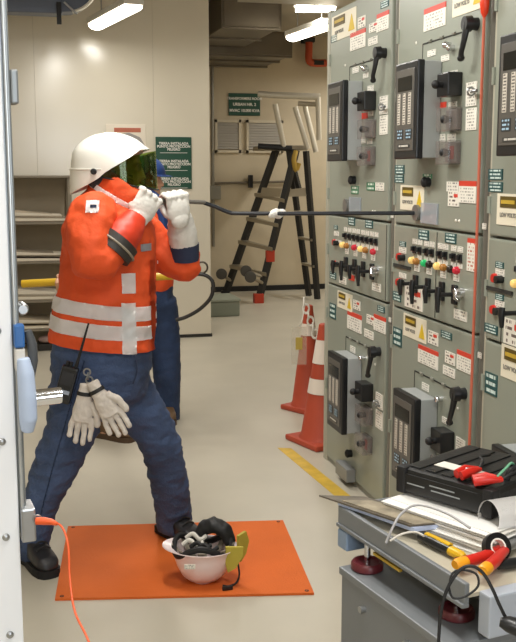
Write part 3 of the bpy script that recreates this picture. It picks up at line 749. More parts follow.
tape('badge', [((0.2674, 3.7466, 1.4887), RT), ((0.3116, 3.7356, 1.4887), -RT), ((0.2907, 3.7408, 1.4642), UP), ((0.2919, 3.7405, 1.5095), -UP), (NEAR, -FW)], push=.003)
tape('badge_mark', [((0.2822, 3.7429, 1.4887), RT), ((0.3024, 3.7379, 1.4887), -RT), ((0.2912, 3.7407, 1.4812), UP), ((0.2914, 3.7406, 1.4925), -UP), (NEAR, -FW)], m_navy, push=.005)
tape('name_tag', [((0.4683, 3.7996, 1.3215), RT), ((0.5006, 3.7915, 1.3215), -RT), ((0.4813, 3.7963, 1.3058), UP), ((0.4819, 3.7962, 1.3352), -UP), (V((0.3345, 3.9875, 1.3097)), -FW)], mat('tag_grey', '#b9bcc4', .5), push=.004)
tape('front_placket', [((0.4998, 3.8123, 1.1131), RT), ((0.5133, 3.8090, 1.1131), -RT), ((0.5073, 3.7898, 1.2664), -UP), (V((0.3310, 4.0090, 1.0932)), -FW)], mat('placket_orange', '#c8481a', .8), push=.005)
tape('small_tag', [((0.5202, 3.8176, 1.2636), RT), ((0.5363, 3.8135, 1.2636), -RT), ((0.5264, 3.8160, 1.2438), UP), ((0.5270, 3.8158, 1.2835), -UP), (V((0.3335, 4.0393, 1.0892)), -FW)], push=.006)
# collar and hood flap under the visor, with its white tape
cb = B(); loft(cb, [(0.3855, 3.9748, 1.4718), (0.4061, 3.9697, 1.5120), (0.4381, 3.9617, 1.5441), (0.4583, 3.9567, 1.5721)], [(.125, .135), (.13, .138), (.138, .138), (.132, .132)], RT - UP*.25, 26, cap=True)
cb = remesh(cb, .009, 4); wrinkle(cb, .006, 11, (1, 1, 2.2), 4.)
co = obj('collar', cb.copy(), m_orange, person, True, sharp=0)
cn = (UP*.8 + RT*.45).normalized()
obj('collar_tape', patch(cb, [((0.3622, 3.8466, 1.5117), cn), ((0.3628, 3.8465, 1.5350), -cn), (V((0.3310, 4.0090, 1.0932)), -FW)], .003), m_reflect, co, True, sharp=0)
# helmet
HC = V((0.3774, 3.9768, 1.6319))
def helm(th, grow):
    bm = B(); rows = []; n = 40; mrows = 14
    for j in range(1, mrows + 1):
        rr = []
        for i in range(n):
            ph = 2*math.pi*i/n; cx = math.cos(ph); sy = math.sin(ph)
            # how far down the shell reaches: high over the face, low at the nape
            fr = max(0., cx); bk = max(0., -cx)
            drop = .018*(1 - abs(cx)) - .075*min(1., fr*1.25)**1.0 + .105*bk**.8
            zmin = -drop
            t = j / mrows; zt = .140
            al = t * (math.pi/2 if zmin <= 0 else math.acos(min(1, zmin/zt)))
            r = math.sin(al)**.92; z = zt*math.cos(al)
            if zmin < 0:
                z = zt*math.cos(al); 
                if t > .72: z = z + (zmin)*((t-.72)/.28)
                r = min(1., r + .0)
            ax = (.178 if cx > 0 else .163) + grow; ay = .138 + grow
            if cx > .2 and t > .86: r *= 1 + .06*(t-.86)/.14
            rr.append(bm.verts.new(HC + RT*(ax*r*cx) + FW*(ay*r*sy) + UP*(z + grow)))
        rows.append(rr)
    top = bm.verts.new(HC + UP*(.140 + grow))
    for i in range(n): bm.faces.new((top, rows[0][i], rows[0][(i+1) % n]))
    skin(bm, rows, cap=False); return bm
bm = helm(0, 0); bmesh.ops.recalc_face_normals(bm, faces=bm.faces[:])
g = bmesh.ops.solidify(bm, geom=bm.faces[:], thickness=.004)
hel = obj('helmet', bm, mat('helmet_white', '#eceae2', .28, coat=.3), person, True, sharp=50)
bm = lathe(B(), V((0.3360, 3.9871, 1.6180)) - FW*.140, [(.012, -.004), (.012, .006), (.009, .009)], 16, -FW); obj('visor_pivot', bm, m_blackm, hel, True)
bm = B(); tube(bm, [HC + RT*(.1605*math.cos(a)) + FW*(.1365*math.sin(a)) + UP*(-.006) for a in [math.radians(95 + i*17) for i in range(11)]], .003, 6); obj('shell_ridge', bm, mat('helmet_ridge', '#d9d6cc', .4), hel, True)
# dark lining seen behind the shell, then the green visor
bm = B(); loft(bm, [(0.3170, 3.9919, 1.5601), (0.3493, 3.9838, 1.6000), (0.3696, 3.9788, 1.6319)], [(.105, .105), (.10, .108), (.08, .10)], RT, 20); obj('head_liner', bm, m_blackm, hel, True)
mv = bpy.data.materials.new('green_visor'); mv.use_nodes = True; nt = mv.node_tree; nt.nodes.clear()
o_ = nt.nodes.new('ShaderNodeOutputMaterial'); tr = nt.nodes.new('ShaderNodeBsdfTransparent'); tr.inputs[0].default_value = (.26, .40, .07, 1)
gl = nt.nodes.new('ShaderNodeBsdfGlossy'); gl.inputs['Roughness'].default_value = .06; gl.inputs[0].default_value = (.9, .95, .8, 1); fz = nt.nodes.new('ShaderNodeFresnel'); fz.inputs[0].default_value = 1.55
mx = nt.nodes.new('ShaderNodeMixShader'); nt.links.new(fz.outputs[0], mx.inputs[0]); nt.links.new(tr.outputs[0], mx.inputs[1]); nt.links.new(gl.outputs[0], mx.inputs[2]); nt.links.new(mx.outputs[0], o_.inputs[0])
bm = B(); rows = []
for j in range(9):
    rr = []
    for i in range(33):
        a = math.radians(-118 + 236*i/32); cx = math.cos(a); f = j/8
        ztop = .012 + .055*max(0, cx)**.8; zbot = -.035 - .052*max(0, cx)**.6
        rr.append(bm.verts.new(HC + RT*(.012 + .173*cx + .006*f) + FW*(.126*math.sin(a)) + UP*(ztop + (zbot - ztop)*f)))
    rows.append(rr)
skin(bm, rows, cap=False, closed=False); bmesh.ops.solidify(bm, geom=bm.faces[:], thickness=.003)
vis = obj('visor', bm, mv, hel, True)
bm = B(); tube(bm, [v for v in [HC + RT*(.012 + .181*math.cos(a)) + FW*(.127*math.sin(a)) + UP*(-.035 - .052*max(0, math.cos(a))**.6) for a in [math.radians(-110 + 22*i) for i in range(11)]]], .0035, 6); obj('visor_edge', bm, m_blackm, vis, True)
# near glove: dark band, red gauntlet, leather hand
ROD_K = (V((0.7663, 3.9829, 1.4908)) - V((0.4734, 3.8601, 1.5106))).normalized()
for HAND, WR, side, dn, gname in ((HAND_N, WR_N, -FW*.8 - RT*.5, 0, 'n'), (HAND_F, WR_F, -FW*.9 + RT*.4, 1, 'f')):
    bm = B(); grip_hand(bm, HAND, (ROD_K*.85 - UP*.5) if dn == 0 else (ROD_K*.95 + UP*.2), (ROD_K*.5 + UP*.85) if dn == 0 else (UP - ROD_K*.2), side, .011, 1.25 if dn == 0 else 1.2)
    loft(bm, [V(WR), V(WR).lerp(V(HAND), .45)], [.036, .034], n=14)
    g = obj('glove', remesh(bm, .0035, 1), m_glove, person, True, sharp=0)
    if dn == 0:
        bm = B(); loft(bm, [(0.3738, 3.7665, 1.3451), (0.3984, 3.7758, 1.3711), (0.4365, 3.7972, 1.4119), (0.4585, 3.8123, 1.4459)], [.076, .072, .058, .044], n=22)
        bm = remesh(bm, .007, 3); wrinkle(bm, .003, 16); obj('red_gauntlet', bm, mat('gauntlet_red', '#d03a1c', .5), g, True, sharp=0)
        bm = B(); loft(bm, [(0.3488, 3.7541, 1.3118), (0.3894, 3.7657, 1.3584)], [.086, .084], n=24); obj('cuff_band', bm, mat('cuff_charcoal', '#332f2b', .55), g, True)
        d_ = (V((0.3894, 3.7657, 1.3584)) - V((0.3488, 3.7541, 1.3118))).normalized(); u, v_ = frame(d_)
        bm = B(); tube(bm, [V((0.3690, 3.7594, 1.3341)) + (u*math.cos(a) + v_*math.sin(a))*.087 for a in [2*math.pi*i/16 for i in range(17)]], .005, 6); obj('cuff_strap', bm, mat('strap_grey', '#8c8474', .5), g, True)
    else:
        bm = B(); loft(bm, [(0.6865, 4.0441, 1.3114), (0.6748, 4.0212, 1.3677), (0.6632, 3.9983, 1.4230), (0.6428, 3.9725, 1.4655)], [.060, .060, .052, .042], n=22)
        bm = remesh(bm, .007, 3); wrinkle(bm, .004, 14, (1, 1, 1.5), 2); obj('leather_gauntlet', bm, m_glove, g, True, sharp=0)
        bm = B(); loft(bm, [(0.6883, 4.0591, 1.2508), (0.6866, 4.0440, 1.3198)], [.064, .064], n=22); obj('cuff_band', bm, m_navy, g, True)

# ------------------------------------------------ the operating rod held by the worker, its end in the cabinet socket
t = thing('operating_rod', 'long thin black operating rod reaching from the gloved hands into the middle cabinet', 'rod', (0.9116, 3.9673, 1.4465))
bm = B(); tube(bm, [(0.4569, 3.8539, 1.5116), (0.5926, 3.9386, 1.5015), (0.7663, 3.9829, 1.4908)], .009, 10); obj('grey_grip', bm, mat('rod_grey', '#77736c', .4, metal=.5), t, True)
bm = B(); tube(bm, [(0.7579, 3.9830, 1.4912), (0.8125, 3.9817, 1.4718), (0.8671, 3.9784, 1.4495), (0.9121, 3.9692, 1.4448), (1.1592, 3.9210, 1.4438)], .0085, 10, 6)
cyl(bm, (1.1592, 3.9210, 1.4438), (1.640, 3.838, 1.444), .0085, .0085, 10); obj('black_shaft', bm, mat('rod_black', '#1d1f24', .4), t, True)
bm = B()
for i in range(6): ball(bm, V((1.0439, 3.9446, 1.4440)) + ROD_K*.01*i + V((0, -.004*(i % 2), .006*((i*7) % 3 - 1))), (.018, .016, .015), 10)
bm = remesh(bm, .004, 2); wrinkle(bm, .004, 60); obj('cloth_wrap', bm, m_glove, t, True, sharp=0)
# ------------------------------------------------ things hanging at the worker's belt
t = thing('two_way_radio', 'black two-way radio with thin antenna clipped at the belt', 'radio', (0.1706, 3.7914, 0.7215))
rx = (RT*.96 - UP*.28).normalized(); rz = (UP*.96 + RT*.28).normalized(); rc = V((0.1727, 3.7857, 0.8031))
RM = Matrix.Translation(rc) @ Matrix((rx, FW, rz)).transposed().to_4x4()
obj('radio_body', box(B(), (-.032, -.018, -.085), (.032, .018, .065), .008, RM), m_black, t)
bm = B(); loft(bm, [(.018, 0, .06), (.02, 0, .10), (.022, 0, .25)], [.008, .006, .0035], n=10); bmesh.ops.transform(bm, matrix=RM, verts=bm.verts[:]); obj('antenna', bm, m_blackm, t, True)
for x in (-.016, -.002):
    bm = cyl(B(), (x, 0, .065), (x, 0, .082), .007, n=12); bmesh.ops.transform(bm, matrix=RM, verts=bm.verts[:]); obj('knob', bm, m_blackm, t, True)
obj('label_strip', box(B(), (-.015, -.0205, -.045), (.022, -.018, -.03), 0, RM), mat('radio_label', '#9aa3b4', .4), t)
obj('speaker_grille', box(B(), (-.024, -.0205, -.01), (.024, -.018, .045), .002, RM), mat('grille', '#2a2a2d', .7), t)
t = thing('belt_clip', 'metal clip at the belt holding the spare gloves', 'clip', (0.2484, 3.7513, 0.8342))
bm = B()
for i in range(3): torus(bm, V((0.2491, 3.7563, 0.8451)) + V((.004*i, 0, -.016*i)), .013, .0035, (RT if i % 2 else FW), 16, 6)
obj('ring', bm, m_steel, t, True)
def spare_glove(root, lean, label, dD):
    t = thing('work_glove', label, 'glove', root, 'spare gloves at the belt')
    c = V(root); dn = (-UP + RT*lean).normalized(); sd = (RT + UP*lean).normalized(); M = Matrix((sd, FW, -dn)).transposed()
    bm = B(); loft(bm, [c, c + dn*.05, c + dn*.10, c + dn*.15], [(.024, .016), (.028, .02), (.038, .022), (.041, .02)], sd, 18)
    for i, (o, L) in enumerate(((-.031, .070), (-.0105, .092), (.011, .095), (.032, .078))):
        b0 = c + dn*.135 + sd*o; b1 = b0 + dn*(L*.55) + sd*(o*.28); b2 = b1 + dn*(L*.5) - FW*.008
        loft(bm, [b0, b1, b2], [.0108, .0105, .0095], n=10); ball(bm, b2, .0095, 10)
    b0 = c + dn*.07 + sd*.026; loft(bm, [b0, b0 + dn*.04 + sd*.03, b0 + dn*.085 + sd*.036], [.017, .0145, .012], n=10); ball(bm, b0 + dn*.085 + sd*.036, .012, 10)
    bm = remesh(bm, .003, 1); wrinkle(bm, .003, 25); obj('glove', bm, mat('spare_glove_leather', '#cfc6bd', .85, vary=.12, vscale=30, bump=.4, bscale=60), t, True, sharp=0)
    bm = B(); loft(bm, [c + dn*.03, c + dn*.045], [(.030, .021), (.032, .023)], sd, 18); obj('wrist_band', bm, m_blackm, t, True)
spare_glove((0.2424, 3.7322, 0.8028), -.14, 'pale leather work glove hanging at the belt, nearer the radio', 0)
spare_glove((0.2634, 3.7012, 0.8163), .55, 'pale leather work glove hanging at the belt, tilted toward the front leg', 0)

# ------------------------------------------------ the second person, mostly hidden behind the first
S2 = 6.15
A2 = (0.4920, 5.8343, 0.0350); A3 = (0.9195, 6.2121, -0.0460)
bm = B(); H2 = (0.8052, 6.1375, 1.5579)
limb(bm, [(0.7030, 6.1630, 0.6874), (0.6482, 6.1251, 0.4096), A2, V((A2[0], A2[1], .06))], [.085, .055, .04, .035]); limb(bm, [(0.8836, 6.1180, 0.6874), (0.9239, 6.1594, 0.3499), A3, V((A3[0], A3[1], .06))], [.085, .055, .04, .035])
loft(bm, [(0.7645, 6.1477, 0.6419), (0.7697, 6.1464, 0.9326), (0.7692, 6.1465, 1.2509), (0.7781, 6.1443, 1.4081), (0.7918, 6.1409, 1.4894), (0.7992, 6.1390, 1.5641)], [(.13, .11), (.12, .10), (.16, .11), (.1, .08), (.05, .05), (.05, .05)], RT, 18)
PH1 = (0.2693, 5.8898, 0.9680); PH2 = (0.5257, 5.8259, 0.9800)
limb(bm, [(0.6544, 6.1751, 1.3453), (0.4968, 6.0083, 1.1095), PH2], [.05, .045, .035]); limb(bm, [(0.6299, 6.1812, 1.3453), (0.3935, 6.0856, 1.1363), PH1], [.05, .045, .035])
head_shape(bm, H2)
p2 = tag(obj('person', remesh(bm, .012, 4), m_skin, None, True, sharp=0), 'person in jeans and orange jacket half hidden behind the worker with the rod', 'person')
bm = B(); loft(bm, [(0.7754, 6.1449, 0.9070), (0.7736, 6.1454, 0.8039), (0.7653, 6.1475, 0.6874), (0.7644, 6.1477, 0.6354)], [(.19, .14), (.19, .15), (.18, .15), (.08, .1)], RT, 22)
loft(bm, [(0.6984, 6.1641, 0.7716), (0.6482, 6.1251, 0.4096), (0.5729, 5.9893, 0.2216), (0.4932, 5.8443, 0.0449)], [(.115, .115), (.095, .10), (.08, .088), (.078, .085)], RT, 18)
loft(bm, [(0.8792, 6.1191, 0.8039), (0.9109, 6.1421, 0.5388), (0.9233, 6.1596, 0.3033), (0.9313, 6.1885, 0.0950), (0.9327, 6.2088, -0.0255)], [(.108, .11), (.098, .10), (.088, .095), (.076, .08), (.078, .08)], RT, 18)
bm = remesh(bm, .011, 4); wrinkle(bm, .006, 9, (1, 1, 1.8), 5.); obj('jeans', bm, mat('dark_denim', '#27395a', .85, vary=.25, vscale=9, bump=.4, bscale=120), p2, True, sharp=0)
bm = B(); loft(bm, [(0.7747, 6.1451, 0.8684), (0.7770, 6.1446, 0.9967), (0.7742, 6.1452, 1.1876), (0.7709, 6.1461, 1.3453), (0.7787, 6.1441, 1.4394)], [(.19, .15), (.195, .155), (.19, .16), (.19, .16), (.09, .09)], RT, 22)
limb(bm, [(0.6544, 6.1751, 1.3453), (0.4968, 6.0083, 1.1095), (0.5182, 5.8690, 0.9999)], [.075, .065, .055]); limb(bm, [(0.6299, 6.1812, 1.3453), (0.3935, 6.0856, 1.1363), (0.2955, 5.9245, 0.9938)], [.075, .065, .055])
bm = remesh(bm, .012, 4); wrinkle(bm, .007, 8, (1, 1, 1), 9.); j2 = obj('jacket', bm, m_orange, p2, True, sharp=0)
m_blue = mat('blue_cloth', '#22407c', .7, vary=.1)
bm = B(); loft(bm, [(0.8905, 6.0338, 1.1181), (0.8973, 6.0218, 1.2687), (0.8809, 6.0259, 1.3865), (0.8545, 6.0531, 1.4476), (0.8154, 6.0834, 1.4780)], [(.022, .045), (.03, .05), (.035, .05), (.036, .05), (.036, .05)], RT, 18); obj('blue_scarf', remesh(bm, .012, 4), m_blue, p2, True, sharp=0)
HH = V(H2) + UP*.045 - RT*.01
bm = B(); rball(bm, HH, (.135, .118, .115)); bmesh.ops.bisect_plane(bm, geom=bm.verts[:]+bm.edges[:]+bm.faces[:], plane_co=HH - UP*.005, plane_no=UP, clear_inner=True)
rim = [[bm.verts.new(HH + RT*((.135 + g*(.012 + .035*max(0, math.cos(a))**2))*math.cos(a)) + FW*((.118 + g*.012)*math.sin(a)) - UP*(.005 + .012*g)) for a in [2*math.pi*i/32 for i in range(32)]] for g in (0, 1)]
skin(bm, rim, cap=False); bmesh.ops.solidify(bm, geom=bm.faces[:], thickness=.004); hh = obj('hard_hat', bm, m_blue, p2, True)
for A_, d in ((A2, RT*.85 - FW*.5), (A3, RT*.2 - FW*.9)):
    bm = B(); boot(bm, A_, d); bt = obj('boot', remesh(bm, .008, 4), mat('brown_boot', '#6b5238', .6, vary=.15), p2, True, sharp=0); obj('boot_sole', sole(B(), A_, d), mat('brown_sole', '#4d3a28', .7), bt)
for c in (PH1, PH2):
    bm = B(); grip_hand(bm, c, RT, UP*.6 + FW*-.4, -FW, .016, 1.05); obj('hand', remesh(bm, .005, 3), m_skin, p2, True, sharp=0)
# rescue hook held by the second person
t = thing('rescue_hook', 'yellow insulated rescue pole with a black crook held behind the first worker', 'rescue hook', (0.5955, 5.8085, 0.9800))
obj('yellow_pole', cyl(B(), (0.0243, 5.9509, 0.9499), (0.9797, 5.7127, 1.0041), .024, n=14), mat('pole_yellow', '#c9a21d', .4), t, True)
bm = B(); tube(bm, [(0.9448, 5.7214, 1.0023), (1.0263, 5.7011, 1.0101), (1.0960, 5.6837, 1.0011), (1.1363, 5.6736, 0.9559), (1.1241, 5.6767, 0.8712), (1.0593, 5.6928, 0.7984), (0.9769, 5.7134, 0.7496), (0.9181, 5.7280, 0.7313)], .0115, 10, 5); obj('crook', bm, mat('hook_black', '#232220', .4), t, True)
bm = B(); torus(bm, (1.0731, 5.6894, 1.0492), .033, .006, FW, 24, 8); obj('eye_ring', bm, mat('hook_ring', '#4a443a', .4, metal=.5), t, True)
bm = B(); cyl(bm, (0.9332, 5.7243, 1.0017), (0.9681, 5.7156, 1.0035), .026, n=14); obj('ferrule', bm, m_blackm, t, True)

# ================================================================ FLOOR THINGS
m_mat = mat('mat_orange', '#d2641f', .8, vary=.05, vscale=5, bump=.25, bscale=150)
t = thing('insulating_mat', 'flat orange rubber insulating mat on the floor under the hard hat', 'mat', (.62, 3.85, 0))
pts = [V((0.1820, 4.3364, 0.0000)), V((1.1605, 4.1718, 0.0000)), V((1.0665, 3.3826, 0.0000)), V((0.0928, 3.5709, 0.0000))]
obj('mat_sheet', poly(B(), [p + UP*.0005 for p in pts], (0, 0, .009)), m_mat, t)
cm = sum(pts, V()) / 4
for p in pts: obj('corner_eyelet', lathe(B(), p.lerp(cm, .05) + UP*.0095, [(.004, 0), (.008, 0), (.008, .0015), (.004, .0015)], 12, cap=False), m_dark, t)
# upturned white hard hat with harness
hc = V((0.6722, 3.6020, 0.0095)); hc.z = .0095
t = thing('hard_hat', 'upturned pinkish-white hard hat with black harness on the orange mat', 'hard hat', hc)
bm = B(); rows = []; n = 36
prof = [(.03, .004), (.062, .008), (.085, .025), (.105, .055), (.120, .09), (.127, .118)]
prof = [(r*.9, h*.95) for r, h in prof]
for r, h in prof:
    rows.append([bm.verts.new(hc + RT*(r*1.14*math.cos(2*math.pi*i/n) + h*.05) + FW*(r*.98*math.sin(2*math.pi*i/n)) + UP*(h)) for i in range(n)])
lip = []
for i in range(n):
    a = 2*math.pi*i/n; pk = max(0, -math.cos(a))**3
    r = .122 + .03*pk; lip.append(bm.verts.new(hc + RT*(r*1.14*math.cos(a) + .006) + FW*(r*.98*math.sin(a)) + UP*(.116 + .006*pk)))
rows.append(lip)
bm.faces.new(rows[0][::-1]); skin(bm, rows, cap=False); bmesh.ops.recalc_face_normals(bm, faces=bm.faces[:]); bmesh.ops.solidify(bm, geom=bm.faces[:], thickness=.003)
m_hat = mat('hat_white', '#eedcdc', .35, coat=.2)
hs = obj('shell', bm, m_hat, t, True, sharp=60)
bm = lathe(B(), hc, [(.042, 0), (.047, .006), (.05, .014), (.045, .016)], 28); obj('crown_ring', bm, m_hat, hs, True)
bm = B()
for a in range(0, 180, 45):
    d = RT*math.cos(math.radians(a))*1.1 + FW*math.sin(math.radians(a)); q = UP.cross(d).normalized()
    pr = [hc + d*(.115*s) + UP*(.04 + .075*s*s + .012) for s in (-1, -.6, -.2, .2, .6, 1)]
    loft(bm, pr, [(.002, .014)]*6, UP, 8)
obj('webbing', bm, mat('webbing_tan', '#8d8578', .7, vary=.2, vscale=20), t)
bm = B(); tube(bm, [hc + RT*(.118*math.cos(a)) + FW*(.1*math.sin(a)) + UP*(.118 + .018*math.sin(a*3)) for a in [2*math.pi*i/20 for i in range(21)]], .011, 8); obj('headband', bm, m_blackm, t, True)
bm = B(); loft(bm, [hc + RT*-.03 + FW*.07 + UP*.12, hc + RT*.0 + FW*.075 + UP*.155, hc + RT*.045 + FW*.06 + UP*.172, hc + RT*.095 + FW*.045 + UP*.155, hc + RT*.115 + FW*.03 + UP*.115], [(.02, .03), (.025, .038), (.025, .04), (.024, .036), (.018, .03)], UP, 16); bm = remesh(bm, .006, 4); wrinkle(bm, .004, 30); obj('nape_pad', bm, m_blackm, t, True, sharp=0)
for i in range(5):
    a = random.uniform(2.4, 5.6); p = hc + RT*(.085*math.cos(a)) + FW*(.07*math.sin(a)) + UP*(.125 + random.uniform(0, .012))
    bm = B(); tube(bm, [p, p + RT*.03 + UP*.016, p + RT*.06 - FW*.015, p + RT*.085 + UP*.008], .008, 8); obj('strap', bm, m_blackm if i % 3 else mat('strap_white', '#d8d5cc', .6), t, True)
bm = B(); p = hc + RT*.115 + FW*-.06 + UP*.10
poly(bm, [p + RT*x + UP*z for x, z in ((-.02, .035), (.05, .035), (.048, .005), (.02, -.035), (-.012, -.05), (-.022, -.02))], -FW*.012 + RT*.004); obj('ear_flap', bm, mat('flap_yellow', '#b3a43e', .7, vary=.1), t)
bm = B(); p = hc + RT*.152 + FW*.0 + UP*.11
poly(bm, [p + RT*x*.6 + FW*x*.4 + UP*z for x, z in ((-.02, .045), (.03, .055), (.05, .02), (.03, -.02), (-.005, -.045), (-.02, -.01))], RT*.010 - FW*.006); obj('ear_flap', bm, MATS['flap_yellow'], t)
bm = B(); tube(bm, [hc + RT*.145 - FW*.05 + UP*.08, hc + RT*.152 - FW*.06 + UP*.04, hc + RT*.14 - FW*.07 + UP*.015, hc + RT*.11 - FW*.085 + UP*.008, hc + RT*.085 - FW*.09 + UP*.012], .004, 6); obj('chin_strap', bm, m_blackm, t, True)
obj('strap_buckle', box(B(), hc + RT*.085 - FW*.11 + UP*.001, hc + RT*.125 - FW*.09 + UP*.014, .003), m_black, t)
pd = hc + RT*-.045 - FW*.118 + UP*.085
bm = box(B(), (-.022, -.0015, -.008), (.022, .0015, .008), 0, Matrix.Translation(pd) @ Matrix((RT, FW, UP)).transposed().to_4x4()); obj('sticker', bm, m_lab, t); t.scale = (.96, .96, 1.22)

# ================================================================ TRAFFIC CONES
m_cone = mat('cone_orange', '#a9432a', .55, vary=.08); m_conew = mat('cone_white', '#ddd2c6', .45)
def cone(x, y, label, h=.72, rot=.3, wd=1.):
    t = thing('traffic_cone', label, 'cone', (x, y, 0), 'traffic cones')
    R = Matrix.Translation((x, y, 0)) @ Matrix.Rotation(rot, 4, 'Z')
    bm = B(); box(bm, (-.17*wd, -.17*wd, 0), (.17*wd, .17*wd, .035), .012); bmesh.ops.transform(bm, matrix=R, verts=bm.verts[:]); obj('base', bm, m_cone, t)
    rad = lambda z: wd*.140 - wd*(.140 - .034)*(z - .035)/(h - .035)
    lv = [.035, .06, .42, .50, .58, .69, h]
    bd = obj('cone_body', lathe(B(), (x, y, 0), [(.155*wd, .03), (rad(.06), .06), (rad(.42), .42), (rad(.58), .58), (rad(h), h), (rad(h)*.7, h + .006)], 28), m_cone, t, True)
    for z0, z1 in (((.31, .40), (.49, .63)) if wd == 1. else ((.52, .60),)): obj('white_band', lathe(B(), (x, y, 0), [(rad(z0) + .003, z0), (rad(z1) + .003, z1)], 28, cap=False), m_conew, t, True)
    return t
cone(1.76, 5.42, 'nearer orange traffic cone with white bands beside the far cabinet')
cone(1.905, 6.22, 'farther orange traffic cone, partly behind the nearer one, with chain and tag', rot=.5, wd=.8)
t = thing('barrier_chain', 'white plastic chain links hanging from the farther traffic cone', 'chain', (1.78, 6.1, .7))
p0 = V((1.8251, 6.0893, 0.7240))
for i in range(9):
    bm = B(); torus(bm, (0, 0, 0), .020, .006, FW if i % 2 else RT, 14, 6)
    for v in bm.verts: v.co.z *= 1.5
    obj('link', bm, m_white, t, True, p0 + V((.003*i, -.02, -.042*i + .04)) + RT*(.012*i))
t = thing('warning_tag', 'clear plastic tag with yellow notice hung on the farther traffic cone', 'tag', (1.7585, 5.9514, 0.4957))
c = V((1.7585, 5.9514, 0.5023)); M4 = Matrix.Translation(c) @ Matrix((RT, FW, UP)).transposed().to_4x4()
obj('plastic_sleeve', box(B(), (-.05, 0, -.13), (.05, .004, .12), 0, M4), mat('sleeve', '#cfc8b6', .2, alpha=.25), t)
obj('yellow_card', box(B(), (-.022, -.003, -.03), (.022, 0, .05), 0, M4), mat('card_yellow', '#b9a24a', .6), t)
obj('tag_string', tube(B(), [c + UP*.12, c + UP*.17 + RT*.02, V((1.87, 6.19, .735))], .003, 6), m_white, t)

# ================================================================ PLATFORM LADDER
t = thing('platform_ladder', 'black platform step ladder with aluminium treads and guard rail by the far wall', 'ladder', (3.1, 12.0, 0))
m_lad = mat('ladder_black', '#201f1e', .45); m_foot = mat('ladder_red', '#b5381f', .5); m_tread = mat('ladder_tread', '#a49a86', .45, metal=.4)
def rail(p, q, w_=.042, d=.028, m=m_lad, nm='stile', parent=t):
    p = V(p); q = V(q); bm = B(); loft(bm, [p, q], [(w_*1.2, d*1.2)]*2, V((1, 0, 0)), 4); return obj(nm, bm, m, parent)
F1 = V((2.8911, 11.5699, 0.0000)); F2 = V((2.6184, 12.2813, 0.0665)); F2.z = 0.0
T1 = V((3.3668, 11.5795, 1.8741)); T2 = V((3.2452, 12.0220, 1.9137))
s1 = rail(F1 + UP*.02, T1); s2 = rail(F2 + UP*.02, T2)
obj('foot', box(B(), F1 + V((-.06, -.05, 0)), F1 + V((.06, .05, .12)), .01), m_foot, s1); obj('foot', box(B(), F2 + V((-.05, -.04, 0)), F2 + V((.05, .04, .08)), .01), m_blackm, s2)
obj('red_sleeve', box(B(), F1.lerp(T1, .31) - V((.055, .045, .07)), F1.lerp(T1, .31) + V((.05, .02, .07)), .005), m_foot, s1)
for i, f in enumerate((.18, .345, .50, .66)):
    a = F1.lerp(T1, f); b = F2.lerp(T2, f + .02); 
    bm = B(); poly(bm, [a + V((-.01, -.10, 0)), a + V((.01, .05, 0)), b + V((.03, .05, 0)), b + V((-.09, -.06, 0))], (0, 0, .045)); obj('tread', bm, m_tread, t)
# rear legs
G1 = V((3.7137, 11.7506, 0.1039)); G1.z = .0; G2 = V((3.7018, 12.0834, 0.1041)); G2.z = 0.0
U1 = V((3.5147, 11.6457, 1.8640)); U2 = V((3.4062, 12.0334, 1.8836))
rail(G1, U1, .036); rail(G2, U2, .036)
rail((3.3517, 11.8409, 1.8794), (3.5011, 11.8036, 1.3088), .03, .02, nm='brace')
for f in (.22, .40, .58): 
    a = G1.lerp(U1, f); b = G2.lerp(U2, f); bm = B(); poly(bm, [a + V((-.03, -.05, 0)), a + V((.03, .05, 0)), b + V((.03, .02, 0)), b + V((-.05, -.02, 0))], (0, 0, .03)); obj('rear_tread', bm, m_tread, t)
obj('cross_plate', poly(B(), [(3.2395, 11.6627, 1.3875), (3.6050, 11.6747, 1.4227), (3.6059, 11.6744, 1.3113), (3.2158, 11.6686, 1.3015)], FW*.02), m_tread, t)
obj('side_plate', poly(B(), [(3.0122, 11.8740, 1.4157), (3.1888, 11.5723, 1.4077), (3.1654, 11.5781, 1.3042), (2.9879, 11.8801, 1.3100)], FW*.02), m_tread, t)
obj('platform', box(B(), (V((3.0108, 11.7198, 1.8994)).x, 11.75, V((3.2495, 11.6602, 1.8751)).z), (V((3.5715, 11.5799, 1.8994)).x, 12.35, V((3.2495, 11.6602, 1.8751)).z + .06), .01), m_tread, t)
obj('platform_lip', cyl(B(), (2.9273, 11.7406, 1.9236), (3.3329, 11.6394, 1.8933), .035, n=10), m_blackm, t)
bm = B(); tube(bm, [(2.9031, 11.6435, 2.5401), (3.2334, 11.6127, 2.5202), (3.6375, 11.5635, 2.5120)], .034, 10); cyl(bm, (2.9756, 11.9346, 2.5691), (3.7518, 11.8442, 2.5463), .03, n=10); m_guard = mat('guard_alu', '#c9c2b2', .35, metal=.3); obj('guard_rail', bm, m_guard, t, True)
for a, b in (((3.1158, 11.6420, 2.4252), (3.2374, 11.6632, 1.9115)), ((3.3937, 11.7273, 2.3990), (3.5530, 11.6876, 1.8895)), ((3.5420, 11.7934, 2.4176), (3.6795, 11.7591, 1.8547)), ((3.6375, 11.5635, 2.5120), (3.6692, 11.6071, 1.9977))): obj('guard_post', cyl(B(), a, b, .034, n=10), m_guard, t, True)
obj('guard_bar', cyl(B(), (3.4153, 11.6704, 2.4378), (3.6533, 11.6111, 2.4258), .028, n=10), m_tread, t, True)
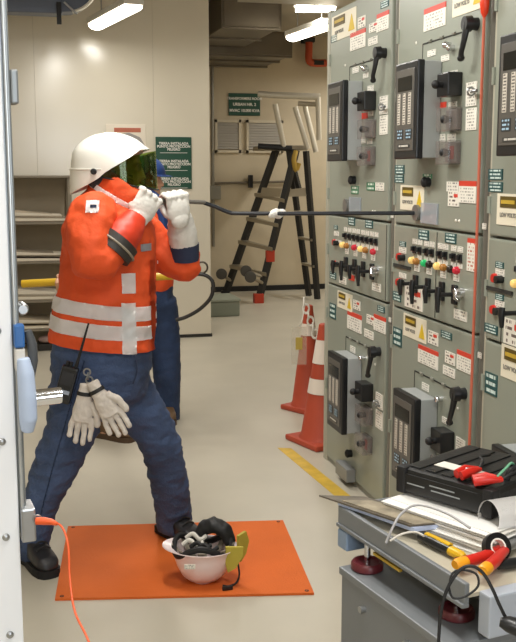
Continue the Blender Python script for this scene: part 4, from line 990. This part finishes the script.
for q, e in (((2.5241, 12.0472, 0.3222), F2.lerp(T2, .11)), ((2.7539, 11.4231, 0.3435), F1.lerp(T1, .13)), ((2.7468, 11.6310, 0.3964), F1.lerp(T1, .17))): obj('wheel_bracket', cyl(B(), V(q), e, .022, n=8), m_tread, t); obj('wheel', lathe(B(), V(q), [(.04, -.025), (.068, -.02), (.072, 0), (.068, .02), (.04, .025)], 20, FW), mat('wheel_grey', '#4c4842', .5), t, True)
obj('yellow_hose', tube(B(), [(3.3389, 11.4833, 1.8600), (3.3076, 11.4602, 1.7518), (3.3403, 11.4830, 1.6319), (3.3752, 11.4743, 1.7161)], .03, 8), mat('hose_yellow', '#a98a35', .6), t, True)

# ================================================================ DOCUMENT RACK by the partition
RX0, RX1, RY0, RY1, RH = -.20, .495, 8.85, 9.26, 1.56
t = thing('document_rack', 'grey-brown open document rack standing against the partition', 'rack', (.15, 9.05, 0))
m_rack = mat('rack_paint', '#7d7464', .55, vary=.05); m_rackb = mat('rack_back', '#9a8e78', .7, vary=.06)
obj('back_panel', box(B(), (RX0, RY1 - .015, .02), (RX1, RY1, RH)), m_rackb, t)
for x in (RX0, RX1 - .035): obj('upright', box(B(), (x, RY0, 0), (x + .035, RY0 + .035, RH + .005), .003), m_rack, t); obj('upright', box(B(), (x, RY1 - .05, 0), (x + .035, RY1 - .015, RH), .003), m_rack, t)
obj('top_board', box(B(), (RX0 - .01, RY0 - .01, RH), (RX1 + .01, RY1, RH + .02), .004), m_rack, t)
lev = [.21, .47, .82, 1.17]
for z in lev: obj('shelf', box(B(), (RX0, RY0, z - .02), (RX1, RY1 - .015, z), .003), m_rack, t)
cols = ['#b8ab96', '#a39681', '#c7bdad', '#8f8473']; desc = ['lowest', 'second lowest', 'second highest', 'highest']
for i, z in enumerate(lev):
    for j in range(2):
        h = .035 + .018*((i + j) % 2); dx = .03*j; z0 = z + j*.055
        tl = .10 if j else .02
        f = thing('document_folder', '%s folder of papers on the %s shelf of the document rack' % (['buff flat-lying', 'tilted grey-brown'][j], desc[i]), 'folder', (.14, 9.0, z), 'folders in the document rack')
        pr = [(RX0 + .05, z0 + .02 + j*.05), (RX1 - .06 - dx, z0), (RX1 - .06 - dx, z0 + h*.5), (RX0 + .05, z0 + h*.8 + .02 + j*.05)]
        if j == 0: pr = [(RX0 + .04, z + .0015), (RX1 - .05, z + .0015), (RX1 - .05, z + h*.7), (RX0 + .04, z + h)]
        else: pr = [(RX0 + .05, z + .055), (RX1 - .09, z + .04), (RX1 - .09, z + .06), (RX0 + .05, z + .125)]
        obj('cover', poly(B(), [(x, RY0 + .005 + .01*j, zz) for x, zz in pr], (0, .30, 0)), mat('folder_%d' % ((i + j) % 4), cols[(i + j) % 4], .7, vary=.08), f)
        obj('sheets', poly(B(), [(x*.98 + .003, RY0 - .004 + .01*j, zz*.5 + sum(q[1] for q in pr)/8) for x, zz in pr], (0, .29, 0)), mat('sheets', '#d5ccbb', .7), f)
tag(obj('storage_box', box(B(), (.16, 8.90, 0.001), (.44, 9.15, .06), .006), mat('box_black', '#2a2723', .6)), 'low black box on the floor under the document rack', 'box')
b = tag(obj('rag_bundle', remesh(ball(ball(ball(B(), (.23, 8.96, .098), (.07, .05, .035)), (.32, 8.97, .093), (.06, .05, .03)), (.27, 9.0, .11), (.07, .06, .03)), .008, 2), mat('rag', '#a78d86', .8, vary=.3, vscale=12), None, True), 'crumpled pinkish rag on the black box under the document rack', 'rag')

# ================================================================ FOREGROUND DOOR (left edge)
t = thing('enclosure_door', 'white steel enclosure door standing open at the left edge of the photo', 'door', (-.2, 1.48, 0))
DN = 1.50
e_top = V((0.0043, 1.5448, 1.8718)); e_bot = V((-0.0168, 1.5501, 0.8515)); ex = (e_top + e_bot)/2
# door leaf goes from its free edge to the left and slightly toward the camera
hd = (RT*-.93 - FW*.37).normalized(); nrm = V((hd.y, -hd.x, 0)); nrm = nrm if nrm.dot(FW) < 0 else -nrm
E0 = V((ex.x, ex.y, 0)) - RT*.006
MD = Matrix.Translation(E0) @ Matrix((-hd, -nrm, UP)).transposed().to_4x4()       # x toward the free edge, y away from the camera
m_door = mat('door_white', '#e4e7ec', .45)
dz0 = 1.62 - 1.50*math.tan(TILT + math.atan((535 - 321)/969.0))
obj('door_leaf', box(B(), (-.62, .0, .03), (.0, .03, 2.35), .003, MD), m_door, t)
fr = obj('edge_rail', box(B(), (-.004, .008, dz0), (.0135, .05, 2.35), .003, MD), mat('rail_zinc', '#8f9496', .35, metal=.6), t)
obj('edge_bead', box(B(), (.003, -.004, dz0), (.008, .009, 2.35), .002, MD), mat('bead_zinc', '#b9bdbf', .3, metal=.6), t)
dz = lambda py: 1.62 - 1.50*math.tan(TILT + math.atan((py - 321)/969.0))       # heights up the door edge
obj('upper_bracket', box(B(), (.014, .01, dz(103)), (.026, .05, dz(68)), .003, MD), mat('bracket_zinc', '#84888a', .4, metal=.5), t)
for py in (440, 535, 632, 330): obj('screw', lathe(B(), MD @ V((-.022, -.001, dz(py))), [(.006, 0), (.006, .002), (.003, .004)], 14, nrm), m_steel, t, True)
bm = lathe(B(), MD @ V((.020, .02, dz(311))), [(.010, -.02), (.010, .006), (.007, .012)], 16, nrm); obj('catch_knob', bm, m_steel, t, True)
hdl = obj('door_handle', remesh(loft(B(), [MD @ V((.014, -.012, dz(357))), MD @ V((.017, -.014, dz(372))), MD @ V((.0185, -.014, dz(395))), MD @ V((.0185, -.013, dz(418))), MD @ V((.017, -.010, dz(431)))], [(.010, .010), (.0135, .014), (.0145, .016), (.0145, .015), (.010, .010)], -hd, 16), .0025, 2), mat('handle_pale_blue', '#aebdd6', .4), t, True, sharp=0)
obj('handle_grip', loft(B(), [MD @ V((.024, -.004, dz(331))), MD @ V((.030, -.004, dz(345))), MD @ V((.031, -.004, dz(362))), MD @ V((.028, -.004, dz(383)))], [.006, .008, .0075, .003], n=12), mat('grip_dark', '#45484c', .5), hdl, True)
obj('blue_cap', box(B(), (.002, -.014, dz(347)), (.018, .006, dz(324)), .003, MD), mat('cap_blue', '#2b5f9e', .4), hdl)
obj('handle_collar', box(B(), (.002, -.013, dz(370)), (.018, .006, dz(348)), .003, MD), mat('collar_grey', '#c9c6c0', .45), hdl)
bm = B(); cyl(bm, MD @ V((.026, 0, dz(400))), MD @ V((.072, 0, dz(399))), .0135, n=20); cyl(bm, MD @ V((.070, 0, dz(399))), MD @ V((.074, 0, dz(399))), .0125, n=20); obj('lock_bolt', bm, m_chrome, hdl, True)
obj('lower_bracket', box(B(), (.002, -.012, dz(541)), (.025, .04, dz(508)), .003, MD), m_steel, t)
bm = B(); torus(bm, MD @ V((.027, -.014, dz(518))), .006, .0015, nrm, 14, 6); obj('bracket_ring', bm, m_steel, t, True)
# orange test lead
t = thing('orange_cord', 'orange cord plugged into the bracket of the white door, hanging to the floor', 'cord', MD @ V((.06, 0, 0)))
m_oc = mat('cord_orange', '#d9551f', .5)
pc = [(0.0206, 1.5408, 1.0603), (0.0391, 1.5259, 1.0624), (0.0541, 1.5118, 1.0577), (0.0617, 1.4893, 1.0356), (0.0618, 1.4584, 0.9904), (0.0660, 1.4161, 0.9565), (0.0836, 1.3602, 0.9287), (0.0971, 1.2950, 0.8762), (0.0920, 1.2138, 0.6252)]
pc.append((V(pc[-1]).x, V(pc[-1]).y, .006)); pc.append((V(pc[-1]).x + .15, V(pc[-1]).y + .1, .005))
bm = B(); tube(bm, pc, .0018, 8, 6); obj('cord', bm, m_oc, t, True)
obj('plug', loft(B(), [(0.0142, 1.5321, 1.0640), (0.0267, 1.5290, 1.0640), (0.0391, 1.5259, 1.0624), (0.0467, 1.5188, 1.0609)], [.006, .0065, .005, .003], n=12), m_oc, t, True)

# ================================================================ TEST CART (bottom right)
TZ = .82
O = V((0.7308, 2.1321, 0.8200)); dd = (V((0.8200, 1.6730, 0.8200)) - O).normalized(); nn = V((-dd.y, dd.x, 0)); nn = nn if nn.x > 0 else -nn
MC = Matrix.Translation((O.x, O.y, 0)) @ Matrix((nn, -dd, UP)).transposed().to_4x4()     # x to the right across the cart, y away; tray spans y 0..-.50
m_cart = mat('cart_grey', '#787c80', .4, metal=.1, vary=.05, vscale=5); m_cartl = mat('cart_light', '#a9b0bb', .4)
t = thing('test_cart', 'grey steel test cart with raised tray on red levelling hand wheels', 'cart', MC @ V((.3, -.25, 0)))
TL = .50; TW = .72
obj('tray_panel', box(B(), (.004, -TL, .792), (TW, -.004, .800), 0, MC), mat('tray_liner', '#b5ae9c', .6, vary=.05), t)
obj('side_channel', box(B(), (0, -TL, .779), (.012, 0, .822), .003, MC), m_cart, t); obj('channel_lip', box(B(), (-.005, -TL, .771), (.012, 0, .780), .002, MC), m_cart, t)
obj('inner_channel', box(B(), (.08, -TL, .750), (.11, -.02, .778), .003, MC), mat('cart_dark', '#4b4d50', .5, metal=.3), t)
obj('side_channel', box(B(), (TW - .012, -TL, .779), (TW, 0, .822), .003, MC), m_cart, t)
obj('end_channel', box(B(), (.012, -.012, .779), (TW - .012, 0, .822), .003, MC), m_cart, t)
obj('end_bracket', box(B(), (-.004, -.05, .722), (.05, -.006, .768), .004, MC), mat('bracket_blue_grey', '#7f93ad', .4), t)
obj('yellow_strip', box(B(), (.02, -.24, .7415), (.028, -.13, .748), 0, MC), m_yline, t)
bp = box(B(), (.034, -TL - .035, .715), (TW, -TL, .803), .004, MC); obj('front_plate', bp, m_cartl, t)
# lower body
bz = .700
obj('lower_body', box(B(), (-.032, -TL + .0, .10), (TW - .02, -.075, bz - .004), .006, MC), m_cart, t)
obj('body_lip', box(B(), (-.036, -TL - .005, bz - .018), (TW - .015, -.07, bz), .003, MC), m_cart, t)
for y_ in (-.18, -.36): obj('bolt', cyl(B(), MC @ V((-.032, y_, .64)), MC @ V((-.044, y_, .64)), .008, n=10), m_steel, t, True)
for x_ in (.06, TW - .1):
    for y_ in (-.15, -.42): 
        bm = B(); cyl(bm, MC @ V((x_, y_, 0.003)), MC @ V((x_, y_, .10)), .035, n=18); obj('castor', bm, m_blackm, t, True)
for x_, y_ in ((.016, -.112), (.058, -.40), (TW - .08, -.112), (TW - .08, -.40)):
    w_ = obj('hand_wheel', lathe(B(), MC @ V((x_, y_, bz)), [(.012, 0), (.034, 0), (.038, .004), (.038, .016), (.034, .021), (.030, .021), (.026, .017), (.013, .017)], 26), mat('wheel_maroon', '#5c1f26', .35), t, True)
    obj('threaded_rod', cyl(B(), MC @ V((x_, y_, bz + .01)), MC @ V((x_, y_, .80 if y_ > -.3 and x_ < .3 else .828)), .0075, n=12), m_chrome, w_, True)
# paper stacks
def sheet(name, label, px, z, wdt, hgt, rot, n_, grp, cat='papers', m=m_paper, th=.0022):
    s = thing(name, label, cat, (px[0], px[1], z), grp)
    for i in range(n_):
        M = Matrix.Translation((px[0] + random.uniform(-.012, .012), px[1] + random.uniform(-.012, .012), z + i*th)) @ Matrix.Rotation(rot + random.uniform(-.05, .05), 4, 'Z')
        obj('sheet', box(B(), (-wdt/2, -hgt/2, 0), (wdt/2, hgt/2, th*.9), 0, M), mat('sheet_%d' % (i % 3), ['#e8e6e2', '#dcd8d0', '#efeeea'][i % 3], .6), s)
    return s
ps = MC @ V((.235, -.195, 0)); sheet('paper_stack', 'thick stack of white papers under the black test set', (ps.x, ps.y), .8008, .23, .30, .47, 22, None)
ps = V((0.7606, 1.9803, 0.8320)); 
cb_ = thing('clipboard', 'brown clipboard with paper hanging over the far corner of the cart', 'clipboard', (ps.x, ps.y, .825))
q = [V((0.6966, 2.1761, 0.8320)), V((0.7572, 2.1572, 0.8320)), V((0.9219, 1.8889, 0.8320)), V((0.8780, 1.8510, 0.8320)), V((0.8614, 1.9422, 0.8320))]
obj('board', poly(B(), [V((0.6966, 2.1761, 0.8320)), V((0.7997, 2.1391, 0.8320)), V((0.9342, 1.9305, 0.8320)), V((0.8321, 1.9302, 0.8320))], UP*.004), mat('clip_brown', '#5f574b', .5, vary=.3, vscale=30), cb_)
obj('sheet', poly(B(), [V((0.7364, 2.1192, 0.8365)), V((0.8063, 2.1018, 0.8365)), V((0.9185, 1.9286, 0.8365)), V((0.8409, 1.9286, 0.8365))], UP*.002), mat('old_sheet', '#8d8370', .6, vary=.4, vscale=25), cb_)
fb = thing('blue_binder', 'pale blue-edged binder lying along the cart edge under the clipboard', 'binder', (ps.x, ps.y, .80))
obj('cover', poly(B(), [V((0.7308, 2.1322, 0.8225)), V((0.8083, 2.1202, 0.8225)), V((0.9483, 1.9335, 0.8225)), V((0.8388, 1.9226, 0.8225))], UP*.009), mat('binder_blue', '#b4c0dc', .5), fb)
# black test set
tb = V((0.8738, 2.1047, 0.8550)); te = V((1.0019, 1.8760, 0.8550)); td = (te - tb).normalized(); tn = V((-td.y, td.x, 0)); tn = tn if tn.x > 0 else -tn
MT = Matrix.Translation(tb) @ Matrix((td, tn, UP)).transposed().to_4x4(); LT = (te - tb).length
t = thing('test_set', 'black rugged electrical test set lying on the papers on the cart', 'instrument', MT @ V((LT/2, .14, 0)))
obj('case', box(B(), (0, 0, 0), (LT, .29, .062), .012, MT), mat('case_black', '#101113', .42, bump=.1, bscale=80), t)
obj('front_panel', box(B(), (.02, -.003, .008), (LT - .02, .004, .05), .002, MT), mat('panel_black', '#121315', .3), t)
for x_ in (0.0, LT - .02): obj('corner_guard', box(B(), (x_ - .004, -.005, -.001), (x_ + .024, .03, .065), .006, MT), m_blackm, t)
for x0, z0, s in ((.03, .027, .05), (.095, .036, .07), (.10, .025, .08)): obj('printed_line', box(B(), (x0, -.0042, z0), (x0 + s, -.0025, z0 + .0028), 0, MT), mat('print_grey', '#8e9294', .5), t)
for i in range(5): obj('rib', box(B(), (.02 + i*.045, .02, .061), (.05 + i*.045, .27, .065), .002, MT), mat('case_black', ''), t)
obj('lid_label', box(B(), (.06, .06, .0655), (.20, .10, .067), 0, MT), m_lab, t)
obj('handle', tube(B(), [MT @ V((LT*.9, .1, .06)), MT @ V((LT*.92, .11, .085)), MT @ V((LT*.98, .18, .09)), MT @ V((LT*1.0, .2, .06))], .007, 8), m_blackm, t, True)
# red clip leads on the test set
for lab_, q, a in (('red test clip lying on top of the black test set, farther one', (0.9980, 1.9773, 0.9324), .3), ('red test clip lying on top of the black test set, nearer one', (1.0121, 1.9119, 0.9399), -.3)):
    q = V(q); q.z = .935; c = thing('test_clip', lab_, 'clip', q, 'red test clips')
    M = Matrix.Translation(q) @ Matrix.Rotation(a, 4, 'Z')
    for sgn in (-1, 1): obj('jaw', loft(B(), [M @ V((-.035, .008*sgn, -.004)), M @ V((-.005, .011*sgn, .002)), M @ V((.03, .004*sgn, 0))], [(.008, .011), (.009, .011), (.004, .005)], V((0, 1, 0)), 10), m_red, c, True)
    obj('spring', cyl(B(), M @ V((-.005, -.012, .0)), M @ V((-.005, .012, .0)), .009, n=12), m_steel, c, True)
    obj('lead', tube(B(), [M @ V((.03, 0, 0)), M @ V((.06, .02, .01)), M @ V((.09, .06, .004)), M @ V((.14, .08, -.004))], .0035, 6), m_blackm, c, True)
gl_ = tag(obj('green_lead', tube(B(), [(1.0296, 1.9076, 0.9399), (1.0634, 1.9301, 0.9514), (1.0914, 1.9540, 0.9540), (1.1135, 1.9691, 0.9309)], .003, 6, 5), mat('lead_green', '#6fae8c', .4), None, True), 'thin green test lead curling over the black test set', 'cable')
# rolled paper
bm = B(); c0 = V((0.9885, 1.8529, 0.8300)); rows = []
for i in range(26):
    a = -1.9 + i*.22; r = .022 + .0011*i
    rows.append((math.cos(a)*r, math.sin(a)*r))
axd = (RT*.92 + FW*.38).normalized(); u = UP; v_ = axd.cross(UP).normalized()
ra = [bm.verts.new(c0 + UP*.034 + v_*x + UP*z) for x, z in rows]; rb = [bm.verts.new(c0 + UP*.034 + axd*.21 + v_*x + UP*z) for x, z in rows]
for i in range(len(ra) - 1): bm.faces.new((ra[i], ra[i+1], rb[i+1], rb[i]))
bmesh.ops.solidify(bm, geom=bm.faces[:], thickness=.0008); tag(obj('rolled_paper', bm, mat('roll_white', '#eceae8', .6), None, True, sharp=0), 'loosely rolled white drawing sheet on the cart beside the test set', 'paper')
# tools
def at_tray(px): return V(px)
k0 = V((0.8522, 1.9143, 0.8150)); k1 = V((0.8905, 1.7876, 0.8150)); kd = (k1 - k0)
t = thing('cable_knife', 'black and yellow cable knife lying on the cart tray', 'knife', (k0 + k1)/2)
obj('handle', loft(B(), [k0, k0 + kd*.3, k0 + kd*.75], [(.009, .012), (.011, .013), (.010, .012)], UP, 12), m_black, t, True)
obj('yellow_stripe', loft(B(), [k0 + kd*.1 + UP*.009 + nn*.004, k0 + kd*.7 + UP*.010 + nn*.004], [(.004, .007)]*2, UP, 8), mat('tool_yellow', '#d9ac1e', .4), t, True)
obj('yellow_tip', loft(B(), [k0 + kd*.74, k0 + kd*.98, k0 + kd*1.05], [(.0105, .0125), (.010, .012), (.006, .008)], UP, 12), MATS['tool_yellow'], t, True)
obj('blade', box(B(), -V((.004, .02, .001)), V((.004, .02, .001)), 0, Matrix.Translation(k0 - kd*.1) @ Matrix.Rotation(math.atan2(kd.y, kd.x) - math.pi/2, 4, 'Z')), m_steel, t)
t = thing('pliers', 'insulated pliers with red and yellow handles on the cart tray edge', 'pliers', (0.9128, 1.7493, 0.8150))
for a, b, c in (((0.8530, 1.7290, 0.8250), (0.9111, 1.7466, 0.8250), (0.9853, 1.7915, 0.8220)), ((0.8816, 1.6716, 0.8330), (0.9201, 1.7033, 0.8330), (0.9859, 1.7754, 0.8260))):
    a, b, c = V(a), V(b), V(c); h = obj('handle', loft(B(), [a.lerp(b, .3), b, c], [(.012, .013), (.012, .013), (.009, .010)], UP, 14), m_red, t, True)
    obj('yellow_end', loft(B(), [a - (b-a)*.15, a, a.lerp(b, .35)], [(.009, .010), (.0125, .0135), (.0125, .0135)], UP, 14), mat('tool_orange', '#e39a1c', .4), h, True)
obj('jaws', loft(B(), [V((0.9853, 1.7915, 0.8220)), V((1.0228, 1.8172, 0.8220)), V((1.0573, 1.8447, 0.8220))], [(.008, .016), (.008, .017), (.005, .007)], UP, 12), m_steel, t, True)
q = V((0.9521, 1.7513, 0.8300)); q.z = .832
t = thing('tape_roll', 'roll of black electrical tape standing behind the pliers', 'tape', q)
ax_ = (RT*.25 - FW*.85 + UP*.45).normalized(); q2 = q + FW*.022 + UP*.002 + RT*.004
obj('tape_ring', lathe(B(), q2, [(.018, -.009), (.030, -.009), (.030, .009), (.018, .009), (.018, -.009)], 30, ax_, cap=False), mat('tape_black', '#151516', .3), t, True)
obj('core', lathe(B(), q2, [(.0145, -.0092), (.018, -.0092), (.018, .0092), (.0145, .0092), (.0145, -.0092)], 30, ax_, cap=False), m_white, t, True)
# loose cables
tag(obj('grey_cable', tube(B(), [(0.7603, 1.8923, 0.8160), (0.7782, 1.8981, 0.8488), (0.8084, 1.9215, 0.8699), (0.8506, 1.9316, 0.8813), (0.8857, 1.8610, 0.8845), (0.9050, 1.7841, 0.8770)], .0028, 8, 6), mat('cable_grey', '#a5a4a6', .4), None, True), 'thin grey cable arching over the edge of the cart tray', 'cable')
tag(obj('white_cable', tube(B(), [(0.7535, 1.8528, 0.8364), (0.7820, 1.8559, 0.8482), (0.8090, 1.8492, 0.8527), (0.8197, 1.8259, 0.8515)], .0025, 8, 6), mat('cable_pale', '#c4c0b6', .4), None, True), 'short pale cable leading to the cable knife', 'cable')
tag(obj('black_cable', tube(B(), [(0.7130, 1.5124, 0.7450), (0.7187, 1.5213, 0.8171), (0.7299, 1.5237, 0.8684), (0.7520, 1.5233, 0.9043), (0.7727, 1.5182, 0.9157), (0.7917, 1.5083, 0.9065), (0.8029, 1.4900, 0.8828), (0.8131, 1.4772, 0.8533), (0.8254, 1.4689, 0.8292), (0.8476, 1.4583, 0.8166)], .0032, 8, 6), m_blackm, None, True), 'black cable looping over the front of the cart to a plug', 'cable')
t = thing('cable_loop', 'coil of thin black cable hanging around the front levelling rod', 'cable', (0.7690, 1.5397, 0.8706))
bm = B(); tube(bm, [(0.7372, 1.5270, 0.8738), (0.7461, 1.5351, 0.8962), (0.7681, 1.5399, 0.8996), (0.7932, 1.5337, 0.8919), (0.7904, 1.5189, 0.8754), (0.7652, 1.5149, 0.8608), (0.7425, 1.5205, 0.8569), (0.7372, 1.5270, 0.8738)], .0022, 8, 5); obj('loop', bm, m_blackm, t, True)
t = thing('black_plug', 'black cable plug on the light grey front plate of the cart', 'plug', (0.8198, 1.4446, 0.8339))
obj('body', loft(B(), [(0.8067, 1.4633, 0.8303), (0.8181, 1.4553, 0.8290), (0.8363, 1.4456, 0.8240)], [(.008, .008), (.014, .016), (.016, .018)], UP, 12), m_black, t, True)
t = thing('black_connector', 'black rubber connector lying on the tray beside the tape roll', 'connector', (0.9593, 1.7164, 0.8150))
obj('body', loft(B(), [(0.9393, 1.7214, 0.8150), (0.9603, 1.7267, 0.8150), (0.9937, 1.7291, 0.8150)], [.008, .011, .011], UP, 12), m_black, t, True)
